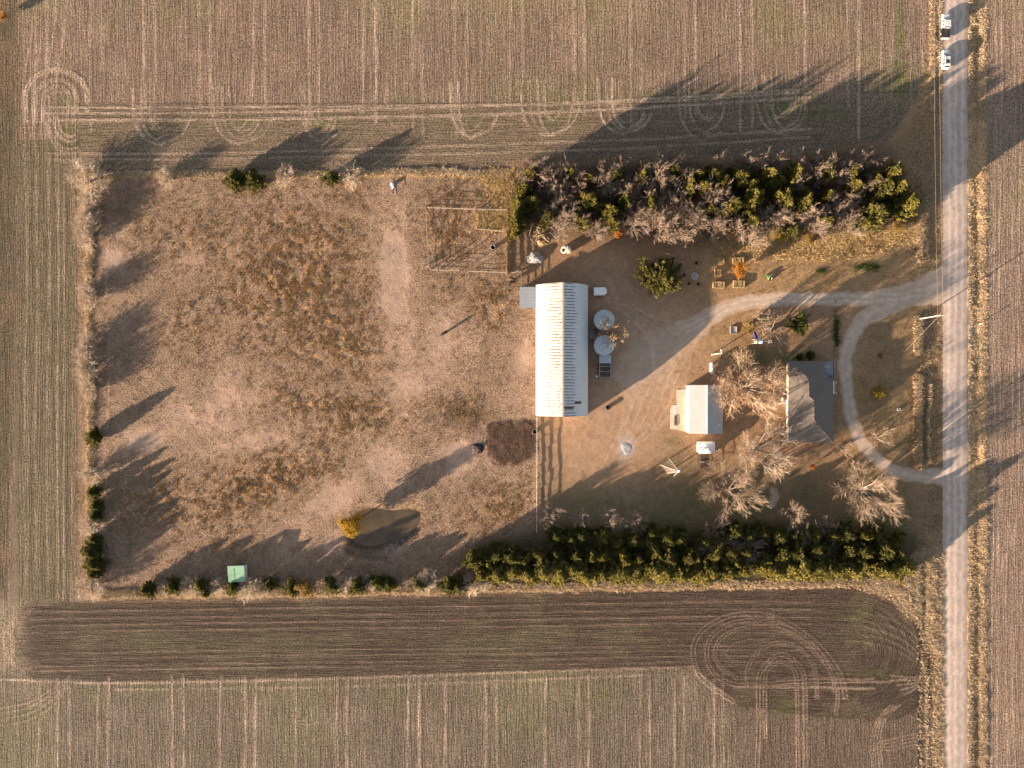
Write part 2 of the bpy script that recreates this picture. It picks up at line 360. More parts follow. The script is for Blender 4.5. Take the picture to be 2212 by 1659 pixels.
HZ += trk * fld * 0.06

# pasture
lay(m_past, (0.235, 0.166, 0.120))
WEED = np.zeros(X.shape, np.float32)
for (x, y, rx, ry, a, k) in ((640, 600, 150, 150, 20, 1.), (420, 520, 120, 60, 0, .5), (720, 720, 120, 90, 20, .9), (560, 1040, 190, 60, -22, 1.), (800, 900, 130, 40, -12, .8), (420, 700, 60, 60, 0, .5), (330, 1080, 110, 50, -20, .8),
        (980, 500, 60, 60, 0, .9), (1060, 650, 40, 50, 0, .9), (960, 620, 30, 30, 0, .5), (700, 870, 130, 50, 10, .7), (1000, 420, 80, 30, 0, .6), (300, 470, 60, 60, 0, .4), (1080, 1100, 80, 40, -20, .8), (480, 1180, 90, 30, -25, .5), (780, 450, 60, 40, 0, .4), (990, 880, 60, 40, 0, .6), (900, 1120, 60, 30, -30, .3), (1000, 1220, 60, 30, 0, .5)):
    WEED = np.maximum(WEED, gauss(x, y, rx, ry, a) * k)
WEED *= m_past
BARE = np.zeros(X.shape, np.float32)
for (x, y, rx, ry, a, k) in ((852, 640, 36, 220, -4, 1.), (880, 860, 40, 60, 0, .8), (1130, 760, 22, 60, 0, .6), (1000, 975, 50, 22, 0, .9), (640, 1150, 60, 30, -30, .7), (250, 560, 26, 20, 0, .8), (262, 500, 20, 14, -30, .8), (470, 880, 90, 55, -20, .9), (560, 955, 110, 22, -12, 1.), (720, 1080, 90, 35, -35, .9), (330, 940, 110, 25, -15, .8), (820, 1010, 60, 60, 0, .6), (960, 760, 50, 80, 0, .6), (1000, 1000, 60, 30, -10, .6), (410, 560, 36, 26, 0, .5), (700, 1170, 70, 30, -30, .5), (1120, 860, 36, 60, 0, .5), (260, 700, 30, 60, 0, .4)):
    BARE = np.maximum(BARE, gauss(x, y, rx, ry, a) * k)
BARE *= m_past
BARE = np.clip(BARE * 1.25 * (.55 + .9 * sstep(.35, .6, n_mid)), 0, 1)
lay(BARE, (0.37, 0.258, 0.195), 0.95); lay(BARE * sstep(.5, .7, n_mid), (0.36, 0.265, 0.215), 0.7)
lay(WEED * sstep(0.2, 0.5, n_mid) * sstep(.2, .5, n_fin), (0.160, 0.107, 0.068), 0.8); lay(m_past * WEED * sstep(0.52, 0.68, n_tiny), (0.40, 0.235, 0.115), 0.85)
lay(m_past * sstep(0.54, 0.66, fbm(X, Y, 1.5, 41, 3)) * (1 - BARE), (0.155, 0.108, 0.080), 0.5); lay(m_past * sstep(0.66, 0.74, fbm(X, Y, 3.4, 43, 3)) * (.2 + WEED), (0.13, 0.118, 0.055), 0.3)
lay(np.maximum(gauss(985, 892, 52, 28, -20), gauss(1030, 900, 26, 30)) * sstep(.25, .5, n_mid), (0.10, 0.068, 0.046), .95); lay(gauss(1045, 1040, 40, 12, -35) * sstep(.3, .5, n_fin), (0.11, 0.072, 0.052), .9)
MANURE = pmask([TF(*p) for p in ((790, 330), (900, 310), (1000, 290), (1100, 320), (1200, 290), (1310, 330), (1320, 480), (1315, 640), (1250, 720), (1180, 770), (1080, 800), (930, 790), (850, 760), (780, 640), (800, 450))], 1)
MANURE *= sstep(.18, .42, fbm(X, Y, 3.0, 47, 3) + .35 * gauss(1105, 955, 45, 36))
lay(MANURE, (0.060, 0.038, 0.028), .97); lay(MANURE * sstep(.5, .7, n_fin), (0.10, 0.064, 0.046), .6)
for i_, pts_ in enumerate((((1110, 640), (1060, 700), (1010, 790), (960, 880), (930, 1000), (900, 1090)), ((1100, 620), (1020, 640), (930, 700), (880, 800), (800, 940), (700, 1060), (560, 1180)), ((860, 430), (845, 560), (850, 700), (870, 820), (930, 960), (1020, 1010), (1140, 1040)), ((875, 430), (866, 600), (872, 760), (915, 900)), ((1145, 700), (1130, 800), (1138, 900), (1130, 1000), (1150, 1120)), ((240, 470), (230, 640), (236, 820), (228, 1000), (236, 1200)), ((520, 960), (640, 990), (760, 1000), (880, 985), (1000, 990)), ((300, 900), (400, 870), (520, 880), (640, 860)))):
    lay(smask(smooth_pts(pts_, 8), 1.5, 3.5, True) * m_past * (.5 + .5 * sstep(.35, .6, n_mid)) * (1 - MANURE), (0.40, 0.285, 0.22), .6)
tuft = sstep(0.40, 0.75, .55 * vnoise(X, Y, .75, 51) + .45 * vnoise(X, Y, 1.3, 55)); clod = .6 * vnoise(X, Y, .62, 52) + .4 * vnoise(X, Y, 1.1, 56)
HZ += m_past * ((0.015 + 0.05 * WEED) * tuft * (1 - 0.7 * BARE) + 0.03 * (clod - .5) + 0.22 * (fbm(X, Y, 9, 53, 3) - .5)) + MANURE * (0.22 + 0.16 * (n_fin - .5) + 0.2 * (n_mid - .5))
HZ += fld * (0.025 * (clod - .5))

# pond
POND = [TP(*p) for p in smooth_pts(((545, 780), (560, 640), (640, 510), (690, 462), (800, 462), (1000, 478), (1270, 490), (1296, 560), (1255, 640), (1190, 705), (1060, 765), (910, 815), (770, 850), (670, 830), (600, 795), (545, 750)), 5)[:-1]]
MUD = [TP(*p) for p in smooth_pts(((500, 820), (530, 620), (640, 470), (800, 445), (1000, 462), (1290, 476), (1330, 560), (1290, 680), (1200, 790), (1060, 870), (940, 910), (760, 950), (640, 930), (540, 880), (500, 820)), 5)[:-1]]
m_pond = pmask(POND, 4); m_mud = pmask(MUD, 3)
lay(m_mud, (0.072, 0.052, 0.041), .95)
lay(smask([TP(*p) for p in ((520, 900), (600, 960), (760, 985), (940, 975))], 5, 8, True), (0.10, 0.07, 0.055), .7)
HZ -= m_pond * 0.95 + m_mud * 0.12
lay(gauss(*TP(1020, 890), 30, 12, -20) * sstep(.4, .6, n_fin), (0.36, 0.31, 0.28), .6)

# farmyard
lay(m_yard, (0.27, 0.172, 0.105)); lay(m_yard * sstep(.45, .7, n_mid), (0.20, 0.13, 0.075), .5)
LAWN = np.maximum.reduce([gauss(1640, 1090, 420, 90, 0), gauss(1340, 1110, 120, 60), gauss(1640, 780, 60, 30), gauss(1900, 1100, 120, 80), pmask([(1180, 1060), (1980, 1020), (2000, 1260), (1170, 1270)], 12)]) * m_yard
lay(LAWN, (0.118, 0.092, 0.052), .9); lay(LAWN * sstep(.45, .65, n_mid), (0.088, 0.088, 0.040), .6); lay(LAWN * sstep(.62, .75, n_fin), (0.17, 0.125, 0.075), .5)
GOLD = np.maximum.reduce([pmask([(1500, 470), (1990, 450), (2020, 590), (1900, 632), (1620, 634), (1500, 630)], 10), gauss(1920, 880, 80, 160), gauss(1540, 730, 90, 40, -30), gauss(1900, 720, 60, 40)]) * m_yard
lay(GOLD, (0.31, 0.205, 0.105), .85); lay(GOLD * sstep(.5, .7, n_mid), (0.235, 0.15, 0.072), .7)
FRONT = pmask([(1850, 720), (1990, 650), (2030, 690), (2030, 1020), (1930, 1000), (1870, 930)], 6) * m_yard
lay(FRONT, (0.205, 0.145, 0.083), .8); lay(FRONT * sstep(.5, .7, n_mid), (0.155, 0.115, 0.06), .6)
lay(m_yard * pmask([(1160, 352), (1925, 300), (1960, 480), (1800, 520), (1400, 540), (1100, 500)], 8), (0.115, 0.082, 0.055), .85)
lay(m_yard * pmask([(1930, 300), (2037, 200), (2037, 590), (1990, 600), (1975, 430)], 6), (0.215, 0.155, 0.085), .8)
lay(m_yard * (DY < 200) * (DX > 1990), (0.30, 0.205, 0.11), .8)
DIRT = np.maximum.reduce([gauss(1330, 870, 110, 210, 10), gauss(1260, 980, 110, 90), gauss(1420, 850, 70, 130, 20), pmask([(1280, 560), (1400, 600), (1490, 680), (1530, 740), (1460, 840), (1440, 960), (1370, 1030), (1190, 1050), (1172, 905), (1275, 900)], 14)]) * m_yard
lay(DIRT, (0.335, 0.222, 0.145), .9); lay(DIRT * sstep(.5, .75, n_mid), (0.385, 0.282, 0.21), .6)
for (x, y, rx, ry, k) in ((1806, 715, 6, 34, .9), (1870, 577, 26, 8, .8), (1775, 584, 10, 5, .8), (1452, 950, 18, 8, .5), (1480, 905, 10, 6, .6), (1440, 1000, 30, 14, .4), (1655, 690, 26, 14, .6), (1700, 770, 60, 14, .6), (1300, 1080, 120, 30, .35)):
    lay(gauss(x, y, rx, ry) * sstep(.25, .5, n_fin), (0.07, 0.098, 0.03), k)
lay(smask([T3(890, 570), T3(895, 620), T3(880, 660)], 8, 6, True), (0.30, 0.265, 0.20), .8)
lay(pmask([T2(*q) for q in ((417, 1600), (525, 1600), (525, 1738), (417, 1738))], 1, False), (0.055, 0.042, 0.033), .9)
# garage approach, white lime patch
lay(pmask([(1340, 955), (1362, 950), (1370, 975), (1352, 988), (1338, 985)], 3), (0.42, 0.40, 0.40), .9)
lay(pmask([(1335, 940), (1362, 938), (1366, 955), (1340, 958)], 3), (0.42, 0.38, 0.35), .6)
# roads
ROADX0, ROADX1 = 2036.5, 2090.0
DRIVE = smooth_pts([(2050, 612, 40), (1990, 632, 30), (1900, 644, 17), (1800, 646, 14), (1700, 646, 14), (1610, 655, 15), (1550, 676, 17), (1490, 708, 22), (1420, 752, 32), (1360, 800, 40)], 8)
LOOP = smooth_pts([(1960, 645, 18), (1879, 682, 18), (1847, 714, 14), (1831, 753, 13), (1826, 804, 13), (1831, 852, 13), (1839, 900, 12), (1852, 935, 13), (1873, 971, 12), (1908, 1003, 13), (1953, 1024, 13), (2045, 1030, 18)], 8)
m_drv = np.maximum(smask(DRIVE, 14, 8, True), smask(LOOP, 12, 8, True)); m_drv = m_drv * (DX < ROADX0 + 3)
fade = sstep(1350, 1560, DX)
lay(m_drv, (0.38, 0.285, 0.21), 0.6); lay(m_drv * fade, (0.43, 0.335, 0.27), .85)
lay(m_drv * sstep(.5, .75, n_mid), (0.34, 0.275, 0.235), .5)
for off in (-6, 6): lay(smask([(p[0], p[1] + off) for p in DRIVE[:58]], 2.4, 4, True), (0.52, 0.44, 0.385), .5)
for off in (-5, 5): lay(smask([(p[0] + off, p[1]) for p in LOOP], 2.0, 4, True), (0.49, 0.41, 0.355), .4)
for k_ in range(9): lay(smask(smooth_pts([(1290 + k_ * 14, 640 + k_ * 9), (1350 + k_ * 8, 650 + k_ * 14), (1420, 690 + k_ * 16), (1480, 700 + k_ * 8)], 6), 1.6, 3, True), (0.44, 0.34, 0.27), .4)
for k_ in range(5): lay(smask(smooth_pts([(1275 + k_ * 10, 580 - k_ * 6), (1340, 590 + k_ * 12), (1400, 640 + k_ * 12), (1460, 680 + k_ * 12)], 6), 1.5, 3, True), (0.18, 0.125, 0.085), .25)
for k_ in range(6): lay(smask(smooth_pts([(1300 + k_ * 22, 1010 - k_ * 14), (1340 + k_ * 24, 930 - k_ * 10), (1380 + k_ * 22, 850 - k_ * 12), (1450 + k_ * 10, 770 - k_ * 4), (1530, 705 + k_ * 2)], 6), 1.5, 3, True), (0.46, 0.355, 0.28), .35)
edge = 2.8 * (fbm(X, Y, 4, 61, 3) - .5) * 2
m_road = sstep(ROADX0 - 1.5, ROADX0 + 1.5, DX + edge) * (1 - sstep(ROADX1 - 1.5, ROADX1 + 1.5, DX + edge))
lay(m_road, (0.40, 0.328, 0.295)); lay(m_road * sstep(.45, .7, fbm(X * 3, Y * 0.06, 2.0, 63, 3)), (0.47, 0.39, 0.345), .6); lay(m_road * sstep(1050, 1250, DY), (0.43, 0.345, 0.30), .6)
for x in (2049, 2063, 2078): lay(m_road * smask([(x, -130), (x + 1.5, 500), (x - .5, 1000), (x, 1790)], 2.6, 5, True), (0.56, 0.465, 0.41), .65)
for x in (2041, 2056, 2070, 2086): lay(m_road * smask([(x, -130), (x + 1, 600), (x, 1790)], 2, 6, True) * sstep(.35, .6, n_fin), (0.30, 0.255, 0.24), .5)
m_wv = pmask([(2008, 40), (2036, -130), (2036.5, 600), (2036.5, 690), (2036.5, 1000), (2036.5, 1790), (2026, 1790), (2026, 1440), (1990, 1340), (1940, 1290), (1985, 1190), (2000, 1040), (2000, 600), (1960, 330)], 2) * (1 - m_drv) * (1 - m_road)
m_ev = sstep(2090, 2092, DX) * (1 - sstep(2127, 2134, WX))
lay(m_ev, (0.36, 0.25, 0.145)); lay(m_ev * sstep(.5, .7, n_mid), (0.20, 0.145, 0.085), .7); lay(m_ev * sstep(.55, .7, n_tiny), (0.40, 0.275, 0.145), .6); lay(m_ev * gauss(2105, 730, 8, 40), (0.30, 0.28, 0.28), .7)
sewv = pmask([(1985, 1195), (2036, 1190), (2036, 1790), (2027, 1790), (2022, 1420), (1990, 1345), (1930, 1288), (1850, 1262), (1900, 1250)], 3)
lay(sewv, (0.50, 0.355, 0.205)); lay(sewv * sstep(.5, .7, n_fin), (0.32, 0.22, 0.125), .6)
# fence line strips and the windbreak floors
for pts in ([(192, 385), (192, 1275)], [(175, 378), (1100, 376)], [(200, 1284), (700, 1281), (1160, 1270), (1700, 1262)]): lay(smask(pts, 8, 6, True), (0.35, 0.235, 0.115), .9)
lay(pmask([(1040, 375), (1105, 372), (1100, 460), (1080, 450)], 4), (0.27, 0.18, 0.095), .8)
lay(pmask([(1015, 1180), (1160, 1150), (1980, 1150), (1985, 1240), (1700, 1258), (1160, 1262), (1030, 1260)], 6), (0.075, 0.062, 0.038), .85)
dit = np.exp(-((DX - 1995) / 7.0) ** 2) * (sstep(410, 450, DY) * (1 - sstep(555, 580, DY)) + sstep(660, 690, DY) * (1 - sstep(1000, 1030, DY)) + sstep(1185, 1210, DY)) + np.exp(-((DX - 2110) / 8.0) ** 2) + np.exp(-((DX - 2024) / 6.0) ** 2) * (DY < 300)
dit *= .35 + .65 * sstep(.3, .6, fbm(X, Y, 5, 66, 3)); HZ -= dit * 0.40
lay(dit * (DX < 2030) * (DY < 1040) * sstep(.35, .6, n_mid), (0.15, 0.105, 0.06), .6)
HZ += m_yard * (1 - m_drv) * (0.02 * (clod - .5) + 0.015 * tuft + 0.08 * (fbm(X, Y, 9, 54, 3) - .5)) + (m_ev + m_wv + sewv) * 0.10 * (tuft - .3) + m_road * 0.10 * (1 - ((DX - 2063) / 27) ** 2)
C *= (0.81 + 0.38 * (.5 * vnoise(X, Y, .55, 71) + .5 * vnoise(X, Y, 1.2, 72)))[..., None] * np.array((1.02, .965, .935), np.float32)
HZ *= np.clip(np.minimum(np.minimum(X - gx[0], gx[-1] - X), np.minimum(Y - gy[0], gy[-1] - Y)) / 2.0, 0, 1)
def hz(x, y):
    i = min(NX - 1, max(0, int(round((x - gx[0]) / GS)))); j = min(NY - 1, max(0, int(round((y - gy[0]) / GS)))); return float(HZ[j, i])

GR = np.ones(X.shape, np.float32); GR -= m_past * BARE * .72 * sstep(.25, .5, n_mid + .15); GR += m_past * WEED * .35; GR = np.where(m_yard > .5, 1.0 - .62 * DIRT - .3 * LAWN, GR)
row = X.copy(); alo = Y.copy()
hd = (m_nf > .5) & (DY > 222) & (DX > 165); row[hd] = Y[hd]; alo[hd] = X[hd]
q = (m_nf > .5) & (DX > 1850) & (DY > 200); row[q] = np.hypot(DX - 1850, DY - 200)[q] * K; alo[q] = (np.arctan2(DY - 200, DX - 1850) * 12)[q]
q = m_st > .5; row[q] = (DY - 1400)[q] * K * np.sign(1); alo[q] = X[q]
q = (m_st > .5) & (DX > 1860); row[q] = np.hypot(DX - 1860, DY - 1405)[q] * K; alo[q] = (np.arctan2(DY - 1405, DX - 1860) * 12)[q]

# region ids per face
cx_ = DX[:-1, :-1]; cy_ = DY[:-1, :-1]
reg = np.full((NY - 1, NX - 1), 1, np.int32); s_ = lambda m: m[:-1, :-1] > 0.5
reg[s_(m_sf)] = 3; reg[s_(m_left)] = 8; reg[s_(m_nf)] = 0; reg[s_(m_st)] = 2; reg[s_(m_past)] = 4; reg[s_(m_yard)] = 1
reg[s_(m_wv) | s_(sewv)] = 5; reg[s_(m_ef)] = 7; reg[s_(m_ev)] = 6; reg[s_(m_drv)] = 9; reg[s_(m_road)] = 10
reg[(cx_ > 2120) & (reg == 1)] = 7
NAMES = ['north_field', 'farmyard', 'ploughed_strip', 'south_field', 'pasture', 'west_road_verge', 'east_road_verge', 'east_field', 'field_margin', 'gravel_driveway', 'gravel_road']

def ground_mat(name, rows, finesc, fine, b, bd, rowamt=0.0):
    s = NT(name); c = s.attr('Col')[0]; p = s.pos(); n1 = s.noise(p, finesc, 5.0, 0.7)
    f = s.ramp(n1, 0.34, 0.66, 1 - fine, 1 + fine); h = n1
    if rows:
        v = s.comb(s.math('MULTIPLY', s.attr('row')[2], 1.0), s.math('MULTIPLY', s.attr('along')[2], 0.045), 0.0)
        r1 = s.noise(v, 1.1, 2.0, 0.6); r2 = s.noise(v, 3.6, 2.0, 0.6)
        f = s.math('MULTIPLY', f, s.ramp(r1, 0.3, 0.7, 1 - rowamt, 1 + rowamt)); f = s.math('MULTIPLY', f, s.ramp(r2, 0.3, 0.7, 1 - rowamt, 1 + rowamt))
        h = s.math('ADD', s.math('MULTIPLY', n1, 0.6), s.math('ADD', s.math('MULTIPLY', r2, 0.7), s.math('MULTIPLY', r1, 0.5)))
    g = s.attr('grain')[2]; f = s.math('ADD', s.math('MULTIPLY', s.math('SUBTRACT', f, 1.0), g), 1.0)
    s.bump(s.math('MULTIPLY', h, g), b, bd); return s.done(s.mulv(c, f), 0.95, 0.0, 0.1)
GM = {0: ground_mat('stubble_soil', True, 2.3, .58, 1.0, .42, .12), 2: ground_mat('tilled_soil', True, 2.3, .50, 1.0, .40, .17), 4: ground_mat('trampled_pasture', False, 2.3, .38, 1.0, .40),
      1: ground_mat('yard_dirt', False, 2.2, .24, .6, .16), 5: ground_mat('verge_grass_soil', False, 2.0, .45, .9, .35), 9: ground_mat('gravel', False, 3.0, .12, .5, .05)}
GM[3] = GM[7] = GM[8] = GM[0]; GM[6] = GM[5]; GM[10] = GM[9]
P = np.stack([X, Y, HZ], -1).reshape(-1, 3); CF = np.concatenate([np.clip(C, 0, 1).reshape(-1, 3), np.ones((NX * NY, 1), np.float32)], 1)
idx = np.arange(NY * NX).reshape(NY, NX)
Q = np.stack([idx[:-1, :-1], idx[:-1, 1:], idx[1:, 1:], idx[1:, :-1]], -1).reshape(-1, 4); RG = reg.reshape(-1)
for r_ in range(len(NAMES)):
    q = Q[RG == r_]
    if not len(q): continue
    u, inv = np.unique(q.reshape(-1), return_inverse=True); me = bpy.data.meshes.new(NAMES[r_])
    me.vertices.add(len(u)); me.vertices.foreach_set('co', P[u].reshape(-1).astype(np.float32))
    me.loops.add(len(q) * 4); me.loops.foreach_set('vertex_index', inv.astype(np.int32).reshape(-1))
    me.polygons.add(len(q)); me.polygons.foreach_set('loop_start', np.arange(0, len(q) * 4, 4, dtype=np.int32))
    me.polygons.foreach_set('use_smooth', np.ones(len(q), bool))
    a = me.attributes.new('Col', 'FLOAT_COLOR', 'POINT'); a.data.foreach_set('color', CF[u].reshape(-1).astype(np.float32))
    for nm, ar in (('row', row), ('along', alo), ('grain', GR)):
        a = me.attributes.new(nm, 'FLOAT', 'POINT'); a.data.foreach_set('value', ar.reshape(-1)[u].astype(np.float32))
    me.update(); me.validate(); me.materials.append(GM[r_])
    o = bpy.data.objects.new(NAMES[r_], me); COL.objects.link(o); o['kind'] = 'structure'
# far ground beyond the frame
b = MB(); x0, x1, y0, y1 = float(gx[0]), float(gx[-1]), float(gy[0]), float(gy[-1]); E = 1600
b.add([(-E, -E, 0), (E, -E, 0), (E, E, 0), (-E, E, 0), (x0, y0, 0), (x1, y0, 0), (x1, y1, 0), (x0, y1, 0)], [(0, 1, 5, 4), (1, 2, 6, 5), (2, 3, 7, 6), (3, 0, 4, 7)])
b.build('ground', pm('far_field_soil', (0.22, 0.17, 0.125), 0.95, 0, .35, .15))['kind'] = 'structure'
# pond water
s = NT('muddy_water'); n1 = s.noise(s.pos(), 0.25, 3); s.bump(s.noise(s.pos(), 3.0, 2), 0.05, 0.02)
M_WATER = s.done(s.mix(s.ramp(n1, .35, .65), (0.070, 0.050, 0.031), (0.105, 0.073, 0.042)), 0.08, 0, 0.5)
pw = MB(); pts = [W(*p) for p in MUD]; pw.add([(p.x, p.y, -0.42) for p in pts], [tuple(range(len(pts)))[::-1]])
o = pw.build('pond_water', M_WATER); o['kind'] = 'structure'
# ------------------------------------------------------------------ vegetation
def fast_mesh(name, V, F, mats, cols=None, smooth=False):
    """V (n,3), F (m,k) of one face size, cols (n,3)"""
    V = np.asarray(V, np.float32); F = np.asarray(F, np.int32); k = F.shape[1]
    me = bpy.data.meshes.new(name); me.vertices.add(len(V)); me.vertices.foreach_set('co', V.reshape(-1))
    me.loops.add(F.size); me.loops.foreach_set('vertex_index', F.reshape(-1)); me.polygons.add(len(F))
    me.polygons.foreach_set('loop_start', np.arange(0, F.size, k, dtype=np.int32))
    if smooth: me.polygons.foreach_set('use_smooth', np.ones(len(F), bool))
    if cols is not None:
        a = me.attributes.new('Col', 'FLOAT_COLOR', 'POINT')
        a.data.foreach_set('color', np.concatenate([cols, np.ones((len(cols), 1))], 1).astype(np.float32).reshape(-1))
    me.update(); me.validate(); me.materials.append(mats); return me

def leaf_mat(name, transl=0.25, rough=0.7):
    m = bpy.data.materials.new(name); m.use_nodes = True; t = m.node_tree; t.nodes.clear()
    out = t.nodes.new('ShaderNodeOutputMaterial'); a = t.nodes.new('ShaderNodeAttribute'); a.attribute_name = 'Col'
    d = t.nodes.new('ShaderNodeBsdfDiffuse'); tr = t.nodes.new('ShaderNodeBsdfTranslucent'); mx = t.nodes.new('ShaderNodeMixShader'); mx.inputs[0].default_value = transl
    for n in (d, tr): t.links.new(a.outputs[0], n.inputs['Color'])
    t.links.new(d.outputs[0], mx.inputs[1]); t.links.new(tr.outputs[0], mx.inputs[2]); t.links.new(mx.outputs[0], out.inputs[0]); return m
M_LEAF = leaf_mat('leaf_foliage', 0.38); M_GRASS = leaf_mat('dry_grass_blades', 0.2)
M_BARK = pm('grey_brown_bark', (0.16, 0.125, 0.10), 0.9, 0, .35, 6, .4); M_PALE = pm('pale_bare_bark', (0.34, 0.28, 0.23), 0.85, 0, .3, 6, .3)
M_TWIG = pm('bare_twigs', (0.27, 0.20, 0.158), 0.9, 0, .3, 2); M_TWIG3 = pm('pale_hedge_twigs', (0.50, 0.395, 0.30), 0.9, 0, .3, 2); M_TWIG2 = pm('tan_twigs', (0.34, 0.25, 0.185), 0.9, 0, .3, 2)

def quads(cen, nrm_dir, L, Wd, rng):
    """leaf quads: centres, long axis directions, lengths, widths -> V, F"""
    n = len(cen); d = nrm_dir / (np.linalg.norm(nrm_dir, axis=1, keepdims=True) + 1e-9)
    r = rng.normal(size=(n, 3)); u = np.cross(d, r); u /= (np.linalg.norm(u, axis=1, keepdims=True) + 1e-9)
    a = d * (L[:, None] / 2); b = u * (Wd[:, None] / 2)
    V = np.stack([cen - a - b * .6, cen - a * .1 - b, cen + a, cen - a * .1 + b], 1)    # kite-shaped leaf
    V = np.stack([cen - a, cen - b, cen + a, cen + b], 1)
    return V.reshape(-1, 3), np.arange(4 * n).reshape(-1, 4)

def cedar_mesh(seed, h=6.0, r=2.2, tips=46, per=95, shape=1.0, cols=((0.105, 0.106, 0.034), (0.175, 0.150, 0.048), (0.062, 0.070, 0.026)), lq=.42):
    rng = np.random.default_rng(seed); cen = []; dr = []; cl = []
    cc = np.array(cols)
    lobe = rng.uniform(.5, 1.35, 9)
    for i in range(tips):
        t = ((i + .5) / tips); az = i * 2.39996 + rng.uniform(-.4, .4); z0 = h * (0.06 + 0.90 * t ** 1.0)
        rr = r * (1 - t ** 2.4 * .9) * shape * lobe[int(az / 0.7) % 9] * rng.uniform(.8, 1.12); up = rng.uniform(.35, .8) + .5 * t
        tipv = np.array([math.cos(az), math.sin(az), up]); tipv /= np.linalg.norm(tipv)
        base = np.array([0, 0, max(.1, z0 - rr * up * .6)])
        s = rng.uniform(0, 1, per) ** .55; wob = rng.normal(size=(per, 3)) * (.07 + .13 * np.sin(np.pi * s))[:, None] * (.5 + .35 * rr)
        p = base + tipv * (s * rr)[:, None] + wob; cen.append(p)
        dr.append(tipv + rng.normal(size=(per, 3)) * .45 + np.array([0, 0, .35]))
        k = rng.uniform(0, 1); c = cc[0] * (1 - k) + cc[1] * k; c = c if rng.random() > .22 else cc[2]
        cl.append(c * rng.uniform(.75, 1.25, (per, 1)))
    cen = np.concatenate(cen); dr = np.concatenate(dr); cl = np.concatenate(cl); n = len(cen); cen[:, 2] = np.maximum(cen[:, 2], .08)
    V, F = quads(cen, dr, rng.uniform(.7, 1.3, n) * lq, rng.uniform(.7, 1.3, n) * lq * .5, rng)
    return fast_mesh('crown', V, F, M_LEAF, np.repeat(np.clip(cl, 0, 1), 4, 0))

def leafy_mesh(seed, h=6.0, r=2.5, n=4200, z0=.8, cols=((0.35, 0.20, 0.03), (0.42, 0.27, 0.05), (0.25, 0.13, 0.02)), lq=.28, lobes=26):
    rng = np.random.default_rng(seed); cc = np.array(cols); ctr = []
    for i in range(lobes):
        u = rng.normal(size=3); u /= np.linalg.norm(u); k = rng.uniform(.35, .85)
        ctr.append((u[0] * r * k, u[1] * r * k, z0 + (h - z0) * (.5 + .5 * u[2] * k), r * rng.uniform(.22, .42), rng.uniform(0, 1)))
    ctr = np.array(ctr); w = rng.integers(0, lobes, n); q = ctr[w]; d = rng.normal(size=(n, 3)); d /= np.linalg.norm(d, axis=1, keepdims=True)
    cen = q[:, :3] + d * (q[:, 3] * rng.uniform(.3, 1.1, n))[:, None] * np.array([1, 1, .8]); cen[:, 2] = np.maximum(cen[:, 2], .1)
    k = q[:, 4:5]; cl = (cc[0] * (1 - k) + cc[1] * k); m = rng.random(n) < .2; cl[m] = cc[2]; cl *= rng.uniform(.75, 1.2, (n, 1))
    V, F = quads(cen, rng.normal(size=(n, 3)), rng.uniform(.7, 1.3, n) * lq, rng.uniform(.7, 1.2, n) * lq * .7, rng)
    return fast_mesh('crown', V, F, M_LEAF, np.repeat(np.clip(cl, 0, 1), 4, 0))

def tubes_np(S, n=3):
    """S rows: p0(3) p1(3) r0 r1"""
    S = np.array(S); p = S[:, :3]; q = S[:, 3:6]; d = q - p; d /= (np.linalg.norm(d, axis=1, keepdims=True) + 1e-9)
    ref = np.where(np.abs(d[:, 2:3]) < .9, np.array([[0, 0, 1.]]), np.array([[1., 0, 0]])); u = np.cross(d, ref); u /= np.linalg.norm(u, axis=1, keepdims=True); w = np.cross(d, u)
    V = []
    for c, r in ((p, S[:, 6]), (q, S[:, 7])):
        for i in range(n):
            a = 2 * math.pi * i / n; V.append(c + (u * math.cos(a) + w * math.sin(a)) * r[:, None])
    V = np.stack(V, 1); m = len(S); base = (np.arange(m) * 2 * n)[:, None]
    F = np.concatenate([np.stack([base[:, 0] + i, base[:, 0] + (i + 1) % n, base[:, 0] + n + (i + 1) % n, base[:, 0] + n + i], 1) for i in range(n)])
    return V.reshape(-1, 3), F

